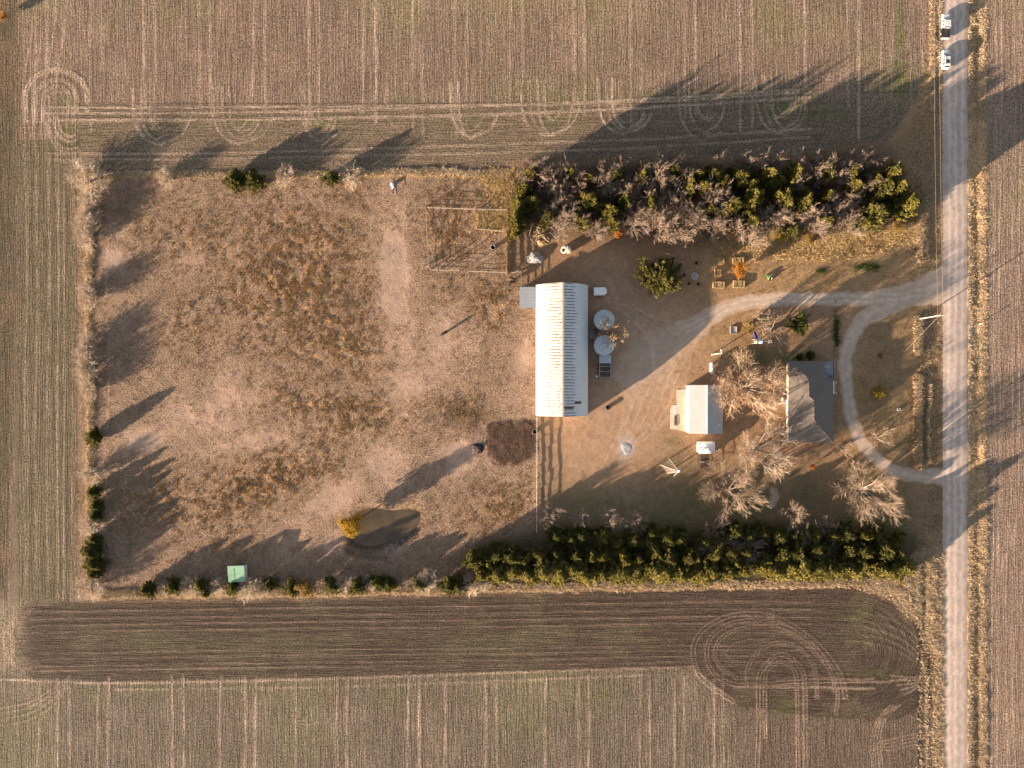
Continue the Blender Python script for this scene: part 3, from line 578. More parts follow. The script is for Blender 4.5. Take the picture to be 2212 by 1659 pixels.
def bare_tree(seed, h=8.0, r=2.6, limbs=7, counts=(5, 5, 4), trunk_h=.22, tw=.024, up=.75, mats=(M_BARK, M_TWIG), leaves=None, vase=1.0, trunk_r=None, lean=(0, 0)):
    rng = random.Random(seed); wood = []; twig = []; tips = []
    def grow(p, d, L, r0, lev, maxlev):
        seg = 3 if lev < 2 else 2; q = p.copy(); pts = [p.copy()]; rad = r0
        for i in range(seg):
            d = (d + Vector((rng.uniform(-1, 1), rng.uniform(-1, 1), rng.uniform(-.6, 1) * up * .5)) * (.18 if lev == 1 else .11 if lev < 3 else .14)).normalized()
            q2 = q + d * (L / seg); r2 = max(tw * .55, rad * (.80 if lev < 2 else .7))
            (wood if lev < 2 else twig).append((*q, *q2, rad, r2)); q = q2; rad = r2; pts.append(q.copy())
        if lev >= maxlev: tips.append(q); return
        n = counts[min(lev - 1, len(counts) - 1)]
        for k in range(n):
            t = (k + 1) / n if k == n - 1 else rng.uniform(.25, .98); f = t * seg; i = min(seg - 1, int(f)); b = pts[i].lerp(pts[i + 1], f - i)
            side = Vector((rng.uniform(-1, 1), rng.uniform(-1, 1), rng.uniform(-.7, .9))); dd = (d * 1.0 + side.normalized() * rng.uniform(.45, .9) + Vector((0, 0, .06 * up))).normalized()
            grow(b, dd, L * rng.uniform(.42, .68), max(tw, rad * rng.uniform(.5, .72)), lev + 1, maxlev)
    tr = trunk_r or h * .021; top = Vector((lean[0], lean[1], h * trunk_h)); mid = top * .5 + Vector((rng.uniform(-.1, .1), rng.uniform(-.1, .1), 0))
    wood.append((0, 0, -.1, *mid, tr * 1.35, tr * 1.05)); wood.append((*mid, *top, tr * 1.05, tr * .9))
    for i in range(limbs):
        az = 2 * math.pi * (i + rng.uniform(-.25, .25)) / limbs; el = math.atan2(h * (1 - trunk_h) * .62, r * .62 * vase) * rng.uniform(.55, 1.25)
        el = min(el, 1.5); d = Vector((math.cos(az) * math.cos(el), math.sin(az) * math.cos(el), math.sin(el)))
        Lm = math.hypot(h * (1 - trunk_h) * math.sin(el), r * math.cos(el)) * rng.uniform(.55, .72)
        grow(mid.lerp(top, rng.uniform(.3, 1)), d, Lm, tr * rng.uniform(.45, .7), 1, 1 + len(counts))
    V, F = tubes_np(wood, 6); tm = fast_mesh('trunk', V, F, mats[0], None, True)
    V, F = tubes_np(twig, 3); cm = fast_mesh('crown', V, F, mats[1])
    lm = None
    if leaves:
        n, cols, lq = leaves; g = np.random.default_rng(seed); T = np.array([tuple(t) for t in tips]); w = g.integers(0, len(T), n); cen = T[w] + g.normal(size=(n, 3)) * .28
        cc = np.array(cols); k = g.random((len(T), 1))[w]; cl = (cc[0] * (1 - k) + cc[1] * k) * g.uniform(.7, 1.25, (n, 1))
        V, F = quads(cen, g.normal(size=(n, 3)), g.uniform(.7, 1.3, n) * lq, g.uniform(.7, 1.2, n) * lq * .7, g); lm = fast_mesh('leaves', V, F, M_LEAF, np.repeat(cl, 4, 0))
    return tm, cm, lm
def trunk_mesh(h, r, n=8):
    V, F = tubes_np([(0, 0, -.1, .03, .02, h * .5, r, r * .7), (.03, .02, h * .5, 0, 0, h, r * .7, r * .2)], n); return fast_mesh('trunk', V, F, M_BARK, None, True)

rp_ = random.Random(9)
def plant(name, label, cat, loc, meshes, sc=(1, 1, 1), rz=0.0, group=None):
    e = thing(name, label, cat, loc, rz, group); e.scale = sc
    if group: k = rp_.uniform(.82, 1.2); e.scale = (sc[0] * k, sc[1] / k, sc[2]); e.rotation_euler = (rp_.uniform(-.13, .13), rp_.uniform(-.13, .13), rz)
    for nm, me in meshes:
        if me is None: continue
        o = bpy.data.objects.new(nm, me); COL.objects.link(o); o.parent = e
    return e
def TREE(tm): return [('trunk', tm[0]), ('crown', tm[1]), ('leaves', tm[2])]

CED = [[('trunk', trunk_mesh(4.5, .14)), ('crown', cedar_mesh(100 + i, 6.0, 2.5, 84, 105, rng_s))] for i, rng_s in enumerate((1.0, 1.12, .92, 1.05))]
CED_SUNLIT = [[('trunk', trunk_mesh(4.5, .14)), ('crown', cedar_mesh(140 + i, 5.6, 2.6, 84, 105, 1.05, ((0.205, 0.182, 0.052), (0.32, 0.255, 0.075), (0.115, 0.112, 0.038))))] for i in range(3)]  # field-side row: leaf colours brightened so the crowns look sunlit
CEDL = [[('trunk', trunk_mesh(4.5, .14)), ('crown', cedar_mesh(120 + i, 6.0, 2.55, 84, 105, 1.0, ((0.150, 0.138, 0.038), (0.25, 0.20, 0.055), (0.085, 0.088, 0.03))))] for i in range(3)]
BARET = [TREE(bare_tree(200 + i, 8.0, 2.7, 7, (6, 6, 5), .16, .027, .8, (M_BARK, (M_TWIG, M_TWIG2)[i % 2]), None, 1.0)) for i in range(5)]
SHRUB = [TREE(bare_tree(230 + i, 4.0, 2.3, 22, (6, 5, 4), .04, .0155, .5, (M_BARK, M_TWIG3), None, 1.1)) for i in range(3)]
rv = random.Random(77)

# ---- north windbreak
NB = [T5(*p) + (p2 / 3.16 * .085,) for p, p2 in [((460, 190), 90), ((630, 330), 100), ((740, 350), 70), ((870, 230), 80), ((1050, 120), 60), ((1140, 230), 80), ((1240, 110), 60), ((1330, 100), 50), ((1170, 310), 80), ((1300, 290), 70), ((1430, 320), 80), ((1610, 230), 110), ((1780, 90), 80), ((1720, 250), 70), ((1870, 270), 95), ((700, 530), 100), ((780, 640), 100), ((690, 720), 90), ((880, 340), 65), ((1050, 740), 80), ((1440, 600), 120), ((1640, 660), 110), ((1800, 570), 90), ((1860, 720), 100), ((1740, 720), 90), ((2000, 610), 90), ((2170, 700), 85), ((2170, 390), 85), ((1740, 450), 80), ((1350, 380), 60), ((590, 140), 60), ((740, 140), 65), ((900, 110), 60), ((1500, 130), 60), ((1480, 480), 70)]]
NB += [T6(*p) + (p2 / 2.765 * .085,) for p, p2 in [((240, 390), 90), ((60, 560), 90), ((270, 620), 80), ((420, 650), 75), ((540, 760), 90), ((700, 580), 75), ((780, 590), 80), ((900, 560), 65), ((960, 610), 65), ((1080, 160), 85), ((1270, 150), 75), ((930, 280), 55), ((1260, 270), 55), ((1340, 390), 55), ((1230, 490), 90), ((1370, 590), 80), ((1050, 600), 75), ((1500, 310), 65), ((600, 120), 60), ((480, 120), 60), ((740, 120), 65), ((1450, 110), 65), ((1570, 80), 65), ((1400, 690), 60), ((1100, 690), 55), ((300, 150), 55), ((900, 130), 60)]]
NC = [T5(*p) + (p2 / 3.16 * .085,) for p, p2 in [((350, 360), 65), ((320, 500), 90), ((300, 640), 95), ((430, 470), 75), ((580, 600), 65), ((960, 470), 95), ((890, 640), 75), ((1170, 560), 75), ((1310, 430), 75), ((1590, 450), 80), ((1890, 330), 65), ((2050, 290), 85), ((2150, 540), 65), ((1190, 650), 65)]]
NC += [T6(*p) + (p2 / 2.765 * .085,) for p, p2 in [((20, 300), 65), ((290, 280), 65), ((470, 300), 65), ((560, 330), 55), ((360, 480), 85), ((540, 440), 95), ((740, 270), 45), ((790, 300), 55), ((830, 430), 85), ((965, 430), 85), ((1370, 215), 50), ((1400, 310), 65), ((1180, 400), 45), ((1690, 210), 85), ((1630, 330), 85), ((1750, 360), 85), ((1810, 470), 100), ((1900, 470), 55), ((1550, 560), 90), ((1480, 620), 75), ((1200, 620), 55), ((540, 600), 65), ((890, 680), 45)]]
_rb = random.Random(31)
NC += [(1165 + 55 * i + _rb.uniform(-14, 14), 378 + _rb.uniform(-9, 9) + (8 if i < 2 else 0), _rb.uniform(1.7, 2.5)) for i in range(14)]
def rows_label(lst, kind, where, rown):
    """lst of (dx, dy, r): split into rows by dy, then count from the road (east) end"""
    out = {}; ys = [p[1] for p in lst]; lo, hi = min(ys), max(ys) + .01; nr = len(rown)
    for k in range(nr):
        rr = sorted([p for p in lst if lo + (hi - lo) * k / nr <= p[1] < lo + (hi - lo) * (k + 1) / nr], key=lambda p: -p[0])
        for i, p in enumerate(rr): out[p] = f'{kind} in the {rown[k]} row of {where}, {ordw(i + 1)} from the road'
    return out
lab = rows_label(NB, 'bare grey-brown tree', 'the north windbreak', ('back', 'middle', 'front'))
for i, p in enumerate(NB):
    s = p[2] / 2.6; hh = min(1.35, max(.8, rv.uniform(.85, 1.1) * (.6 + .45 * s))) * (1.0 if p[1] < 420 else .82); base = W(p[0], p[1], 4.5 * hh); base.z = hz(base.x, base.y)
    plant('bare_tree', lab[p], 'bare tree', base, BARET[i % 5], (s * 1.02, s * 1.02, hh), rv.uniform(0, 6.28), 'bare trees of the north windbreak')
lab = rows_label(NC, 'olive green cedar', 'the north windbreak', ('back', 'middle', 'front'))
for i, p in enumerate(NC):
    s = p[2] / 2.2; hh = max(.95, min(1.6, rv.uniform(1.0, 1.25) * (.65 + .55 * s))); base = W(p[0], p[1], 3.4 * hh); base.z = hz(base.x, base.y)
    plant('cedar_tree', lab[p], 'cedar tree', base, CEDL[i % 3] if i % 4 else CED[i % 4], (s * 1.2, s * 1.2, hh), rv.uniform(0, 6.28), 'cedars of the north windbreak')

# ---- south windbreak: three rows of cedars, sunlight put into the field-side row's leaf colour
SB = []
for rr, (yy, step, x0) in enumerate(((1240, 33, 1046), (1204, 34, 1032), (1166, 36, 1190))):
    x = x0
    while x < 1968: SB.append((x + rv.uniform(-9, 9), yy + rv.uniform(-9, 9) - (x - 1040) * 0.012, rr)); x += step * rv.uniform(.9, 1.1)
for rr, nm in enumerate(('field-side', 'middle', 'house-side')):
    lst = sorted([p for p in SB if p[2] == rr], key=lambda p: -p[0])
    for i, p in enumerate(lst):
        s = rv.uniform(.78, 1.38); hh = rv.uniform(.75, 1.15) * (1.0, 1.08, .85)[rr]; base = W(p[0], p[1], 3.0); base.z = hz(base.x, base.y)
        plant('cedar_tree', f'dark green cedar in the {nm} row of the south windbreak, {ordw(i + 1)} from the road', 'cedar tree', base, (CED_SUNLIT if rr == 0 else CEDL[:1] + CED)[rv.randrange(3)], (s * (1.24 if rr == 0 else 1),) * 2 + (hh,), rv.uniform(0, 6.28), 'cedars of the south windbreak')
SBB = [T3(*p) + (q,) for p, q in (((455, 900), 70), ((560, 960), 70), ((690, 990), 80), ((610, 930), 60), ((420, 980), 60), ((1300, 860), 60), ((1100, 900), 60))] + [(1320, 1128, 60), (1375, 1132, 60), (1255, 1120, 50), (1190, 1112, 60)]
lst = sorted(SBB, key=lambda p: -p[0])
for i, p in enumerate(lst):
    s = p[2] / 2.4578 * .085 / 2.6; base = W(p[0], p[1], 3.0); base.z = hz(base.x, base.y)
    plant('bare_tree', f'small bare tree on the lawn edge of the south windbreak, {ordw(i + 1)} from the road', 'bare tree', base, BARET[i % 5], (s * 1.1, s * 1.1, .5), rv.uniform(0, 6.28), 'bare trees along the south windbreak')

# ---- hedgerow trees on the pasture fence lines
def hedge(lst, side, count_from):
    ks = {}
    for q in lst: ks.setdefault(q[0], []).append(q)
    for kind, l in ks.items():
        nm = {'b': 'pale bare tree', 'c': 'dark cedar', 'g': 'golden leafy bush'}[kind]
        for i, (k, x, y, r_) in enumerate(l):
            rad = r_ * K; loc = W(x, y, 1.8); loc.z = hz(loc.x, loc.y)
            lb = f'{nm} on the {side} pasture fence line, {ordw(i + 1)} {nm.split()[-1]} from the {count_from}'
            if len(l) == 1: lb = f'the only {nm} on the {side} pasture fence line'
            if kind == 'b': plant('bare_tree', lb, 'bare tree', loc, SHRUB[i % 3], (rad / 2.15,) * 2 + (.44 + rad / 2.0 * .30,), rv.uniform(0, 6.28), f'bare trees on the {side} fence line')
            elif kind == 'c': plant('cedar_tree', lb, 'cedar tree', loc, CED[i % 4], (rad / 2.2,) * 2 + (.42 + rad / 2.2 * .22,), rv.uniform(0, 6.28), f'cedars on the {side} fence line')
            else: plant('golden_bush', lb, 'bush', loc, GOLDB, (rad / 2.3,) * 2 + (rad / 2.3,), rv.uniform(0, 6.28))
YEL = ((0.36, 0.22, 0.035), (0.46, 0.30, 0.06), (0.26, 0.14, 0.02)); TANY = ((0.27, 0.175, 0.06), (0.33, 0.22, 0.085), (0.19, 0.12, 0.045)); ORG = ((0.38, 0.14, 0.022), (0.44, 0.20, 0.03), (0.27, 0.09, 0.015)); RED = ((0.34, 0.085, 0.022), (0.38, 0.12, 0.03), (0.25, 0.06, 0.02))
GOLDB = [('trunk', trunk_mesh(3.0, .12)), ('crown', leafy_mesh(310, 4.6, 2.3, 3000, .4, TANY, .26))]
hedge([('b', 188, 387, 38), ('b', 190, 430, 20), ('b', 189, 452, 18), ('b', 190, 474, 22), ('b', 186, 492, 22), ('b', 184, 512, 20), ('b', 190, 628, 18), ('b', 190, 646, 22), ('b', 188, 735, 18), ('b', 186, 757, 21), ('b', 188, 776, 22), ('b', 183, 800, 20), ('b', 191, 822, 22), ('b', 193, 845, 18), ('c', 202, 944, 18), ('b', 195, 1026, 20), ('c', 201, 1065, 13), ('c', 205, 1094, 16), ('c', 206, 1116, 14), ('b', 195, 1138, 24), ('c', 202, 1160, 15), ('c', 200, 1196, 21), ('c', 205, 1220, 22), ('c', 200, 1240, 15), ('b', 192, 1271, 26)], 'west', 'north corner')
hedge([('b', 355, 387, 19), ('c', 504, 386, 23), ('c', 550, 387, 20), ('b', 612, 380, 19), ('c', 718, 385, 19), ('b', 757, 380, 22)], 'north', 'west end')
hedge([('c', 319, 1274, 18), ('b', 355, 1275, 15), ('c', 372, 1268, 17), ('b', 409, 1269, 20), ('c', 433, 1266, 18), ('c', 444, 1280, 12), ('b', 468, 1268, 18), ('c', 503, 1269, 17), ('b', 534, 1274, 24), ('b', 565, 1270, 18), ('c', 580, 1262, 15), ('c', 627, 1271, 20), ('g', 661, 1269, 22), ('c', 716, 1266, 20), ('b', 745, 1258, 18), ('c', 772, 1266, 20), ('b', 799, 1262, 15), ('c', 818, 1258, 18), ('c', 842, 1262, 17), ('b', 920, 1250, 22), ('c', 905, 1262, 17), ('c', 968, 1262, 21), ('c', 990, 1266, 18), ('b', 1017, 1262, 22), ('b', 1045, 1263, 18)], 'south', 'west end')

# ---- single trees about the house
def at(x, y, z=0): 
    p = W(x, y, z); p.z = hz(p.x, p.y) - .03; return p
plant('cedar_tree', 'broad olive green cedar standing alone between the fire pit and the barn', 'cedar tree', at(1425, 591, 3.5), [('trunk', trunk_mesh(6.5, .3)), ('crown', cedar_mesh(401, 8.0, 6.6, 170, 130, .9, ((0.125, 0.122, 0.038), (0.215, 0.175, 0.058), (0.07, 0.075, 0.028)), .5))])
plant('evergreen_tree', 'dense dark evergreen tree beside the playset north of the house', 'evergreen tree', at(*TPL(1820, 500), 3), [('trunk', trunk_mesh(5, .2)), ('crown', cedar_mesh(402, 6.5, 3.5, 100, 120, .95, ((0.075, 0.09, 0.028), (0.15, 0.15, 0.045), (0.04, 0.052, 0.02)), .42))])
BROWN = ((0.38, 0.225, 0.135), (0.44, 0.28, 0.16), (0.28, 0.15, 0.085))
plant('oak_tree', 'largest yard tree, spreading between garage and house with rusty leaves still on', 'tree', at(1622, 838, 5), TREE(bare_tree(501, 11.5, 8.8, 11, (7, 7, 5), .14, .026, .5, (M_PALE, M_TWIG3), (9000, BROWN, .24), 1.25, .3)))
plant('bare_tree', 'sprawling bare tree with thick pale limbs south-west of the house', 'bare tree', at(1638, 972, 3), TREE(bare_tree(502, 10.5, 7.6, 9, (7, 7, 6), .12, .020, .45, (M_PALE, M_TWIG3), (700, BROWN, .2), 1.6, .30)))
plant('bare_tree', 'wide bare tan tree south of the small shed with a twin-lobed crown', 'bare tree', at(1585, 1062, 5), TREE(bare_tree(503, 10.5, 7.8, 9, (8, 8, 6), .14, .018, .6, (M_BARK, M_TWIG2), None, 1.2, .28)))
plant('bare_tree', 'large bare tree with radiating branches beside the south end of the loop drive', 'bare tree', at(1878, 1062, 5), TREE(bare_tree(504, 10.5, 8.2, 12, (8, 8, 6), .14, .019, .45, (M_PALE, M_TWIG2), None, 1.3, .28)))
plant('bare_tree', 'small compact bare tree alone on the shaded south lawn', 'bare tree', at(1716, 1112, 3), TREE(bare_tree(505, 6, 2.8, 8, (6, 6, 5), .12, .024, .7, (M_BARK, M_TWIG2))))
plant('bare_tree', 'gnarled bare tree with pale limbs right behind the playset', 'bare tree', at(*TPL(1110, 640), 3), TREE(bare_tree(506, 6.5, 4.6, 7, (4, 4, 3), .14, .03, .35, (M_PALE, M_TWIG), None, 1.5, .2)))
plant('bare_tree', 'slim bare tree just north-west of the gnarled tree by the playset', 'bare tree', at(*TPL(700, 300), 3), TREE(bare_tree(507, 6, 3.0, 8, (4, 4, 4), .12, .024, .6, (M_BARK, M_TWIG2), None, 1.2)))
plant('tan_bush', 'rounded tan leafy bush beside the wooden sandbox frame', 'bush', at(*TPL(400, 580), 1.5), [('trunk', trunk_mesh(1.6, .08)), ('crown', leafy_mesh(320, 3.0, 2.2, 2600, .2, TANY, .22))])
plant('bare_tree', 'sparse pale bare tree inside the loop drive near its south end', 'bare tree', at(*T4(540, 1245), 2.5), TREE(bare_tree(508, 5.5, 3.4, 8, (4, 4, 4), .12, .022, .5, (M_PALE, M_TWIG2), None, 1.3)))
plant('bare_tree', 'thin bare sapling between the house corner and the loop drive', 'bare tree', at(*T4(300, 1320), 2), TREE(bare_tree(509, 4, 2.2, 8, (4, 4, 3), .12, .02, .5, (M_BARK, M_TWIG2), None, 1.2)))
plant('yellow_tree', 'bright yellow autumn tree on the west bank of the pond', 'tree', at(757, 1134, 3.4), [('trunk', trunk_mesh(4.5, .18)), ('crown', leafy_mesh(301, 7.2, 3.4, 6500, 1.2, YEL, .30, 34))])
plant('orange_tree', 'orange autumn tree growing between the hay bales', 'tree', at(1598, 585, 2.5), [('trunk', trunk_mesh(3.4, .12)), ('crown', leafy_mesh(302, 5.0, 2.3, 3600, .8, ((0.38, 0.17, 0.035), (0.44, 0.24, 0.06), (0.3, 0.12, 0.025)), .24))])
plant('orange_bush', 'vivid orange bush at the front edge of the north windbreak', 'bush', at(*T5(1250, 770), 1.4), [('trunk', trunk_mesh(1.6, .07)), ('crown', leafy_mesh(303, 3.2, 1.3, 1800, .3, ORG, .2, 14))])
plant('gold_tree', 'golden brown tree at the windbreak front, north of the hay bales', 'tree', at(*T6(340, 700), 2.5), [('trunk', trunk_mesh(3, .1)), ('crown', leafy_mesh(304, 5.4, 2.0, 2800, .6, ((0.30, 0.18, 0.06), (0.36, 0.22, 0.06), (0.24, 0.12, 0.03)), .22, 22))])
plant('yellow_bush', 'yellow-green bush at the middle of the windbreak front edge', 'bush', at(*T6(765, 745), 1.2), [('trunk', trunk_mesh(1.4, .07)), ('crown', leafy_mesh(305, 2.6, 2.6, 2800, .2, ((0.28, 0.20, 0.05), (0.34, 0.25, 0.06), (0.2, 0.15, 0.04)), .22, 22))])
plant('tan_bush', 'straw-coloured bush at the road end of the windbreak front edge', 'bush', at(*T6(1725, 670), 1.2), [('trunk', trunk_mesh(1.4, .07)), ('crown', leafy_mesh(306, 2.8, 2.3, 2600, .2, TANY, .22, 20))])
plant('tan_bush', 'low pale yellow bush on the windbreak front, right of the yellow-green bush', 'bush', at(*T6(1010, 770), 1), [('trunk', trunk_mesh(1.2, .06)), ('crown', leafy_mesh(307, 1.9, 1.7, 1700, .1, TANY, .2, 16))])
plant('yellow_bush', 'round yellow bush alone on the front lawn inside the loop drive', 'bush', at(*T4(530, 940), 1.2), [('trunk', trunk_mesh(1.4, .07)), ('crown', leafy_mesh(308, 2.3, 2.0, 4200, .1, ((0.27, 0.19, 0.045), (0.34, 0.24, 0.06), (0.19, 0.13, 0.035)), .22, 34))])
plant('red_sapling', 'small red-orange sapling on the shaded lawn south of the house', 'sapling', at(1755, 1010, 1.5), [('trunk', trunk_mesh(2, .05)), ('crown', leafy_mesh(309, 3.0, .95, 900, .3, RED, .17, 12))])
plant('brown_shrub', 'small russet shrub on the front lawn north of the yellow bush', 'shrub', at(*T4(535, 690), .5), [('trunk', trunk_mesh(.7, .05)), ('crown', leafy_mesh(311, 1.0, .8, 500, .1, ((0.18, 0.09, 0.045), (0.22, 0.12, 0.06), (0.1, 0.06, 0.03)), .15, 8))])
plant('orange_bush', 'orange bush at the far top left corner by the field margin', 'bush', at(3, 34, 1.5), [('trunk', trunk_mesh(1.6, .07)), ('crown', leafy_mesh(312, 3.0, 1.7, 1800, .3, ((0.36, 0.19, 0.05), (0.42, 0.26, 0.09), (0.26, 0.13, 0.03)), .22, 14))])
plant('dry_brush', 'tangle of dry tan brush growing between the two grain bins', 'bush', at(*TB(505, 850), 4), TREE(bare_tree(510, 6.9, 2.5, 14, (5, 5, 3), .10, .028, .5, (M_PALE, pm('straw_twigs', (0.40, 0.27, 0.16), .9)), None, 1.3)))
plant('dry_brush', 'grey-brown dry brush between the barn wall and the grain bins', 'bush', at(*TB(270, 830), 1), TREE(bare_tree(511, 2.2, 1.4, 10, (4, 4), .05, .022, .3, (M_BARK, M_TWIG), None, 1.4)))
plant('bare_shrub', 'pale bare shrub against the west corner of the pipe corral', 'shrub', at(*TC(370, 1170), .8), TREE(bare_tree(512, 1.8, 1.3, 11, (4, 4), .05, .02, .4, (M_PALE, M_TWIG2), None, 1.2)))
for (x, y, s, lb) in ((1715, 768, 1.0, 'low dark evergreen shrub against the north wall of the house, nearest the porch'), (1692, 770, .9, 'low dark evergreen shrub against the north wall of the house, second from the porch')):
    plant('evergreen_shrub', lb, 'shrub', at(x + 34, y, .6), [('trunk', trunk_mesh(.6, .05)), ('crown', cedar_mesh(430 + int(x), 1.3, 1.3, 30, 60, 1, ((0.05, 0.06, 0.02), (0.085, 0.085, 0.03), (0.06, 0.04, 0.03)), .28))], (s, s, s))

# ---- grass: uncountable tufts, one object per area
def grass(name, pts, h, w, cols, blades=6, lean=.5, seed=1):
    g = np.random.default_rng(seed); pts = np.asarray(pts, np.float32); n = len(pts)
    ii = np.clip(((pts[:, 0] - gx[0]) / GS).round().astype(int), 0, NX - 1); jj = np.clip(((pts[:, 1] - gy[0]) / GS).round().astype(int), 0, NY - 1); z = HZ[jj, ii] - .02
    cc = np.array(cols); k = fbm(pts[:, 0], pts[:, 1], 3.0, 80 + seed, 3)[:, None]; k = np.clip((k - .3) / .4 + g.normal(size=(n, 1)) * .25, 0, 1)
    tc = cc[0] * (1 - k) + cc[1] * k; m = g.random(n) < .15; tc[m] = cc[2]
    B = blades; p = np.repeat(np.concatenate([pts, z[:, None]], 1), B, 0); N = n * B
    az = g.uniform(0, 2 * np.pi, N); hh = h * np.repeat(g.uniform(.5, 1.25, n), B) * g.uniform(.7, 1.2, N); ln = g.uniform(.1, lean, N) * hh
    off = g.normal(size=(N, 2)) * .10 * (1 + h)
    p[:, :2] += off; t = np.stack([np.cos(az), np.sin(az), np.zeros(N)], 1); sd_ = np.stack([-np.sin(az), np.cos(az), np.zeros(N)], 1) * (w * g.uniform(.6, 1.4, N) / 2)[:, None]
    top = p + t * ln[:, None]; top[:, 2] += hh
    V = np.stack([p - sd_, p + sd_, top], 1).reshape(-1, 3); F = np.arange(3 * N).reshape(-1, 3)
    cl = np.repeat(np.repeat(tc, B, 0) * g.uniform(.8, 1.2, (N, 1)), 3, 0)
    o = bpy.data.objects.new(name, fast_mesh(name, V, F, M_GRASS, np.clip(cl, 0, 1))); COL.objects.link(o); o['kind'] = 'stuff'; return o
def scatter(mask, n, seed):
    g = np.random.default_rng(seed); w = np.clip(mask, 0, None).reshape(-1).astype(np.float64); c = np.cumsum(w); i = np.searchsorted(c, g.random(n) * c[-1]); j = i // NX; i = i % NX
    return np.stack([gx[np.clip(i, 0, NX - 1)] + g.uniform(-GS, GS, n) / 2, gy[np.clip(j, 0, NY - 1)] + g.uniform(-GS, GS, n) / 2], 1)
GC = ((0.46, 0.345, 0.225), (0.56, 0.43, 0.30), (0.32, 0.235, 0.155))
fl = np.maximum.reduce([smask([(188, 420), (196, 560), (193, 700), (197, 900), (195, 1275)], 6, 6, True), smask([(215, 378), (500, 379), (760, 376), (860, 371), (1000, 371), (1100, 380)], 6, 5, True), smask([(215, 1285), (330, 1281), (700, 1279), (1160, 1268), (1700, 1262), (1860, 1258)], 7.5, 6, True)])
fl[:, :] = np.maximum(fl, 1.6 * smask([(188, 560), (192, 700), (190, 770), (193, 900), (195, 1060)], 4.5, 4, True)); fl *= .25 + sstep(.35, .6, fbm(X, Y, 4, 91, 3))
grass('fence_line_grass', scatter(fl, 15000, 1), .42, .12, GC, 7, 1.5, 1)
vg = m_ev * (.25 + .75 * sstep(.45, .62, n_mid)) * (.35 + sstep(980, 1160, DY)) + sewv * 1.2 + dit * (DX < 2030) * 1.3 + (m_yard * (DX > 2008) * (DX < 2034) * (DY < 240)) * 1.2 + m_yard * gauss(1985, 500, 12, 60)
grass('road_verge_grass', scatter(vg * (1 - m_road) * (1 - m_drv), 26000, 2), .32, .12, GC, 6, 1.6, 2)
wf = (m_yard * pmask([(1560, 500), (1980, 470), (1985, 520), (1800, 548), (1560, 545)], 5) + pmask([(1040, 378), (1108, 372), (1102, 455), (1078, 450)], 4) * 1.3 + pmask([TC(1000, 520), TC(1340, 530), TC(1345, 740), TC(1020, 740)], 3) * 1.3 + smask([TC(1350, 520), TC(1362, 1260)], 2.6, 3) * 1.5)
tg = (smask([(1981, 690), (1983, 760)], 6, 4, True) + smask([(1980, 815), (1982, 1005)], 6, 4, True) + .5 * smask([(2004, 830), (2004, 1000)], 2, 3, True) + smask([(1986, 445), (1990, 555)], 9, 5, True) * .8)
grass('ditch_tall_grass', scatter(tg, 5200, 7), .85, .11, GC, 7, .7, 7)
grass('windbreak_underbrush', scatter(pmask([(1110, 372), (1500, 358), (1900, 352), (1975, 420), (1960, 480), (1700, 505), (1560, 500), (1350, 500), (1200, 470), (1130, 470)], 6) * (.3 + sstep(.4, .6, n_mid)), 5200, 8), 2.1, .07, ((0.20, 0.145, 0.105), (0.27, 0.195, 0.14), (0.12, 0.09, 0.06)), 14, .7, 8)
grass('windbreak_edge_grass', scatter(wf, 9000, 3), .36, .12, ((0.46, 0.32, 0.155), (0.58, 0.42, 0.21), (0.34, 0.22, 0.11)), 7, 1.6, 3)
grass('pasture_weeds', scatter(m_past * (.10 + WEED ** 1.2) * sstep(.42, .62, n_fin) * (1 - m_mud) * (1 - MANURE) * (1 - .9 * BARE), 30000, 4), .20, .09, ((0.30, 0.19, 0.10), (0.40, 0.235, 0.11), (0.20, 0.155, 0.07)), 6, 1.4, 4)
grass('yard_grass', scatter(m_yard * (.3 + GOLD * .8 + FRONT * .6) * (1 - m_drv) * (1 - DIRT * .9) * (1 - LAWN * .5) * sstep(.4, .6, n_fin), 14000, 5), .16, .06, ((0.20, 0.132, 0.066), (0.25, 0.165, 0.082), (0.12, 0.105, 0.045)), 5, .9, 5)
grass('green_yard_plants', scatter(gauss(1806, 715, 5, 32) + gauss(1870, 577, 20, 6) + gauss(1775, 584, 8, 4), 480, 6), .40, .09, ((0.06, 0.095, 0.026), (0.09, 0.12, 0.035), (0.12, 0.11, 0.05)), 8, .7, 6)
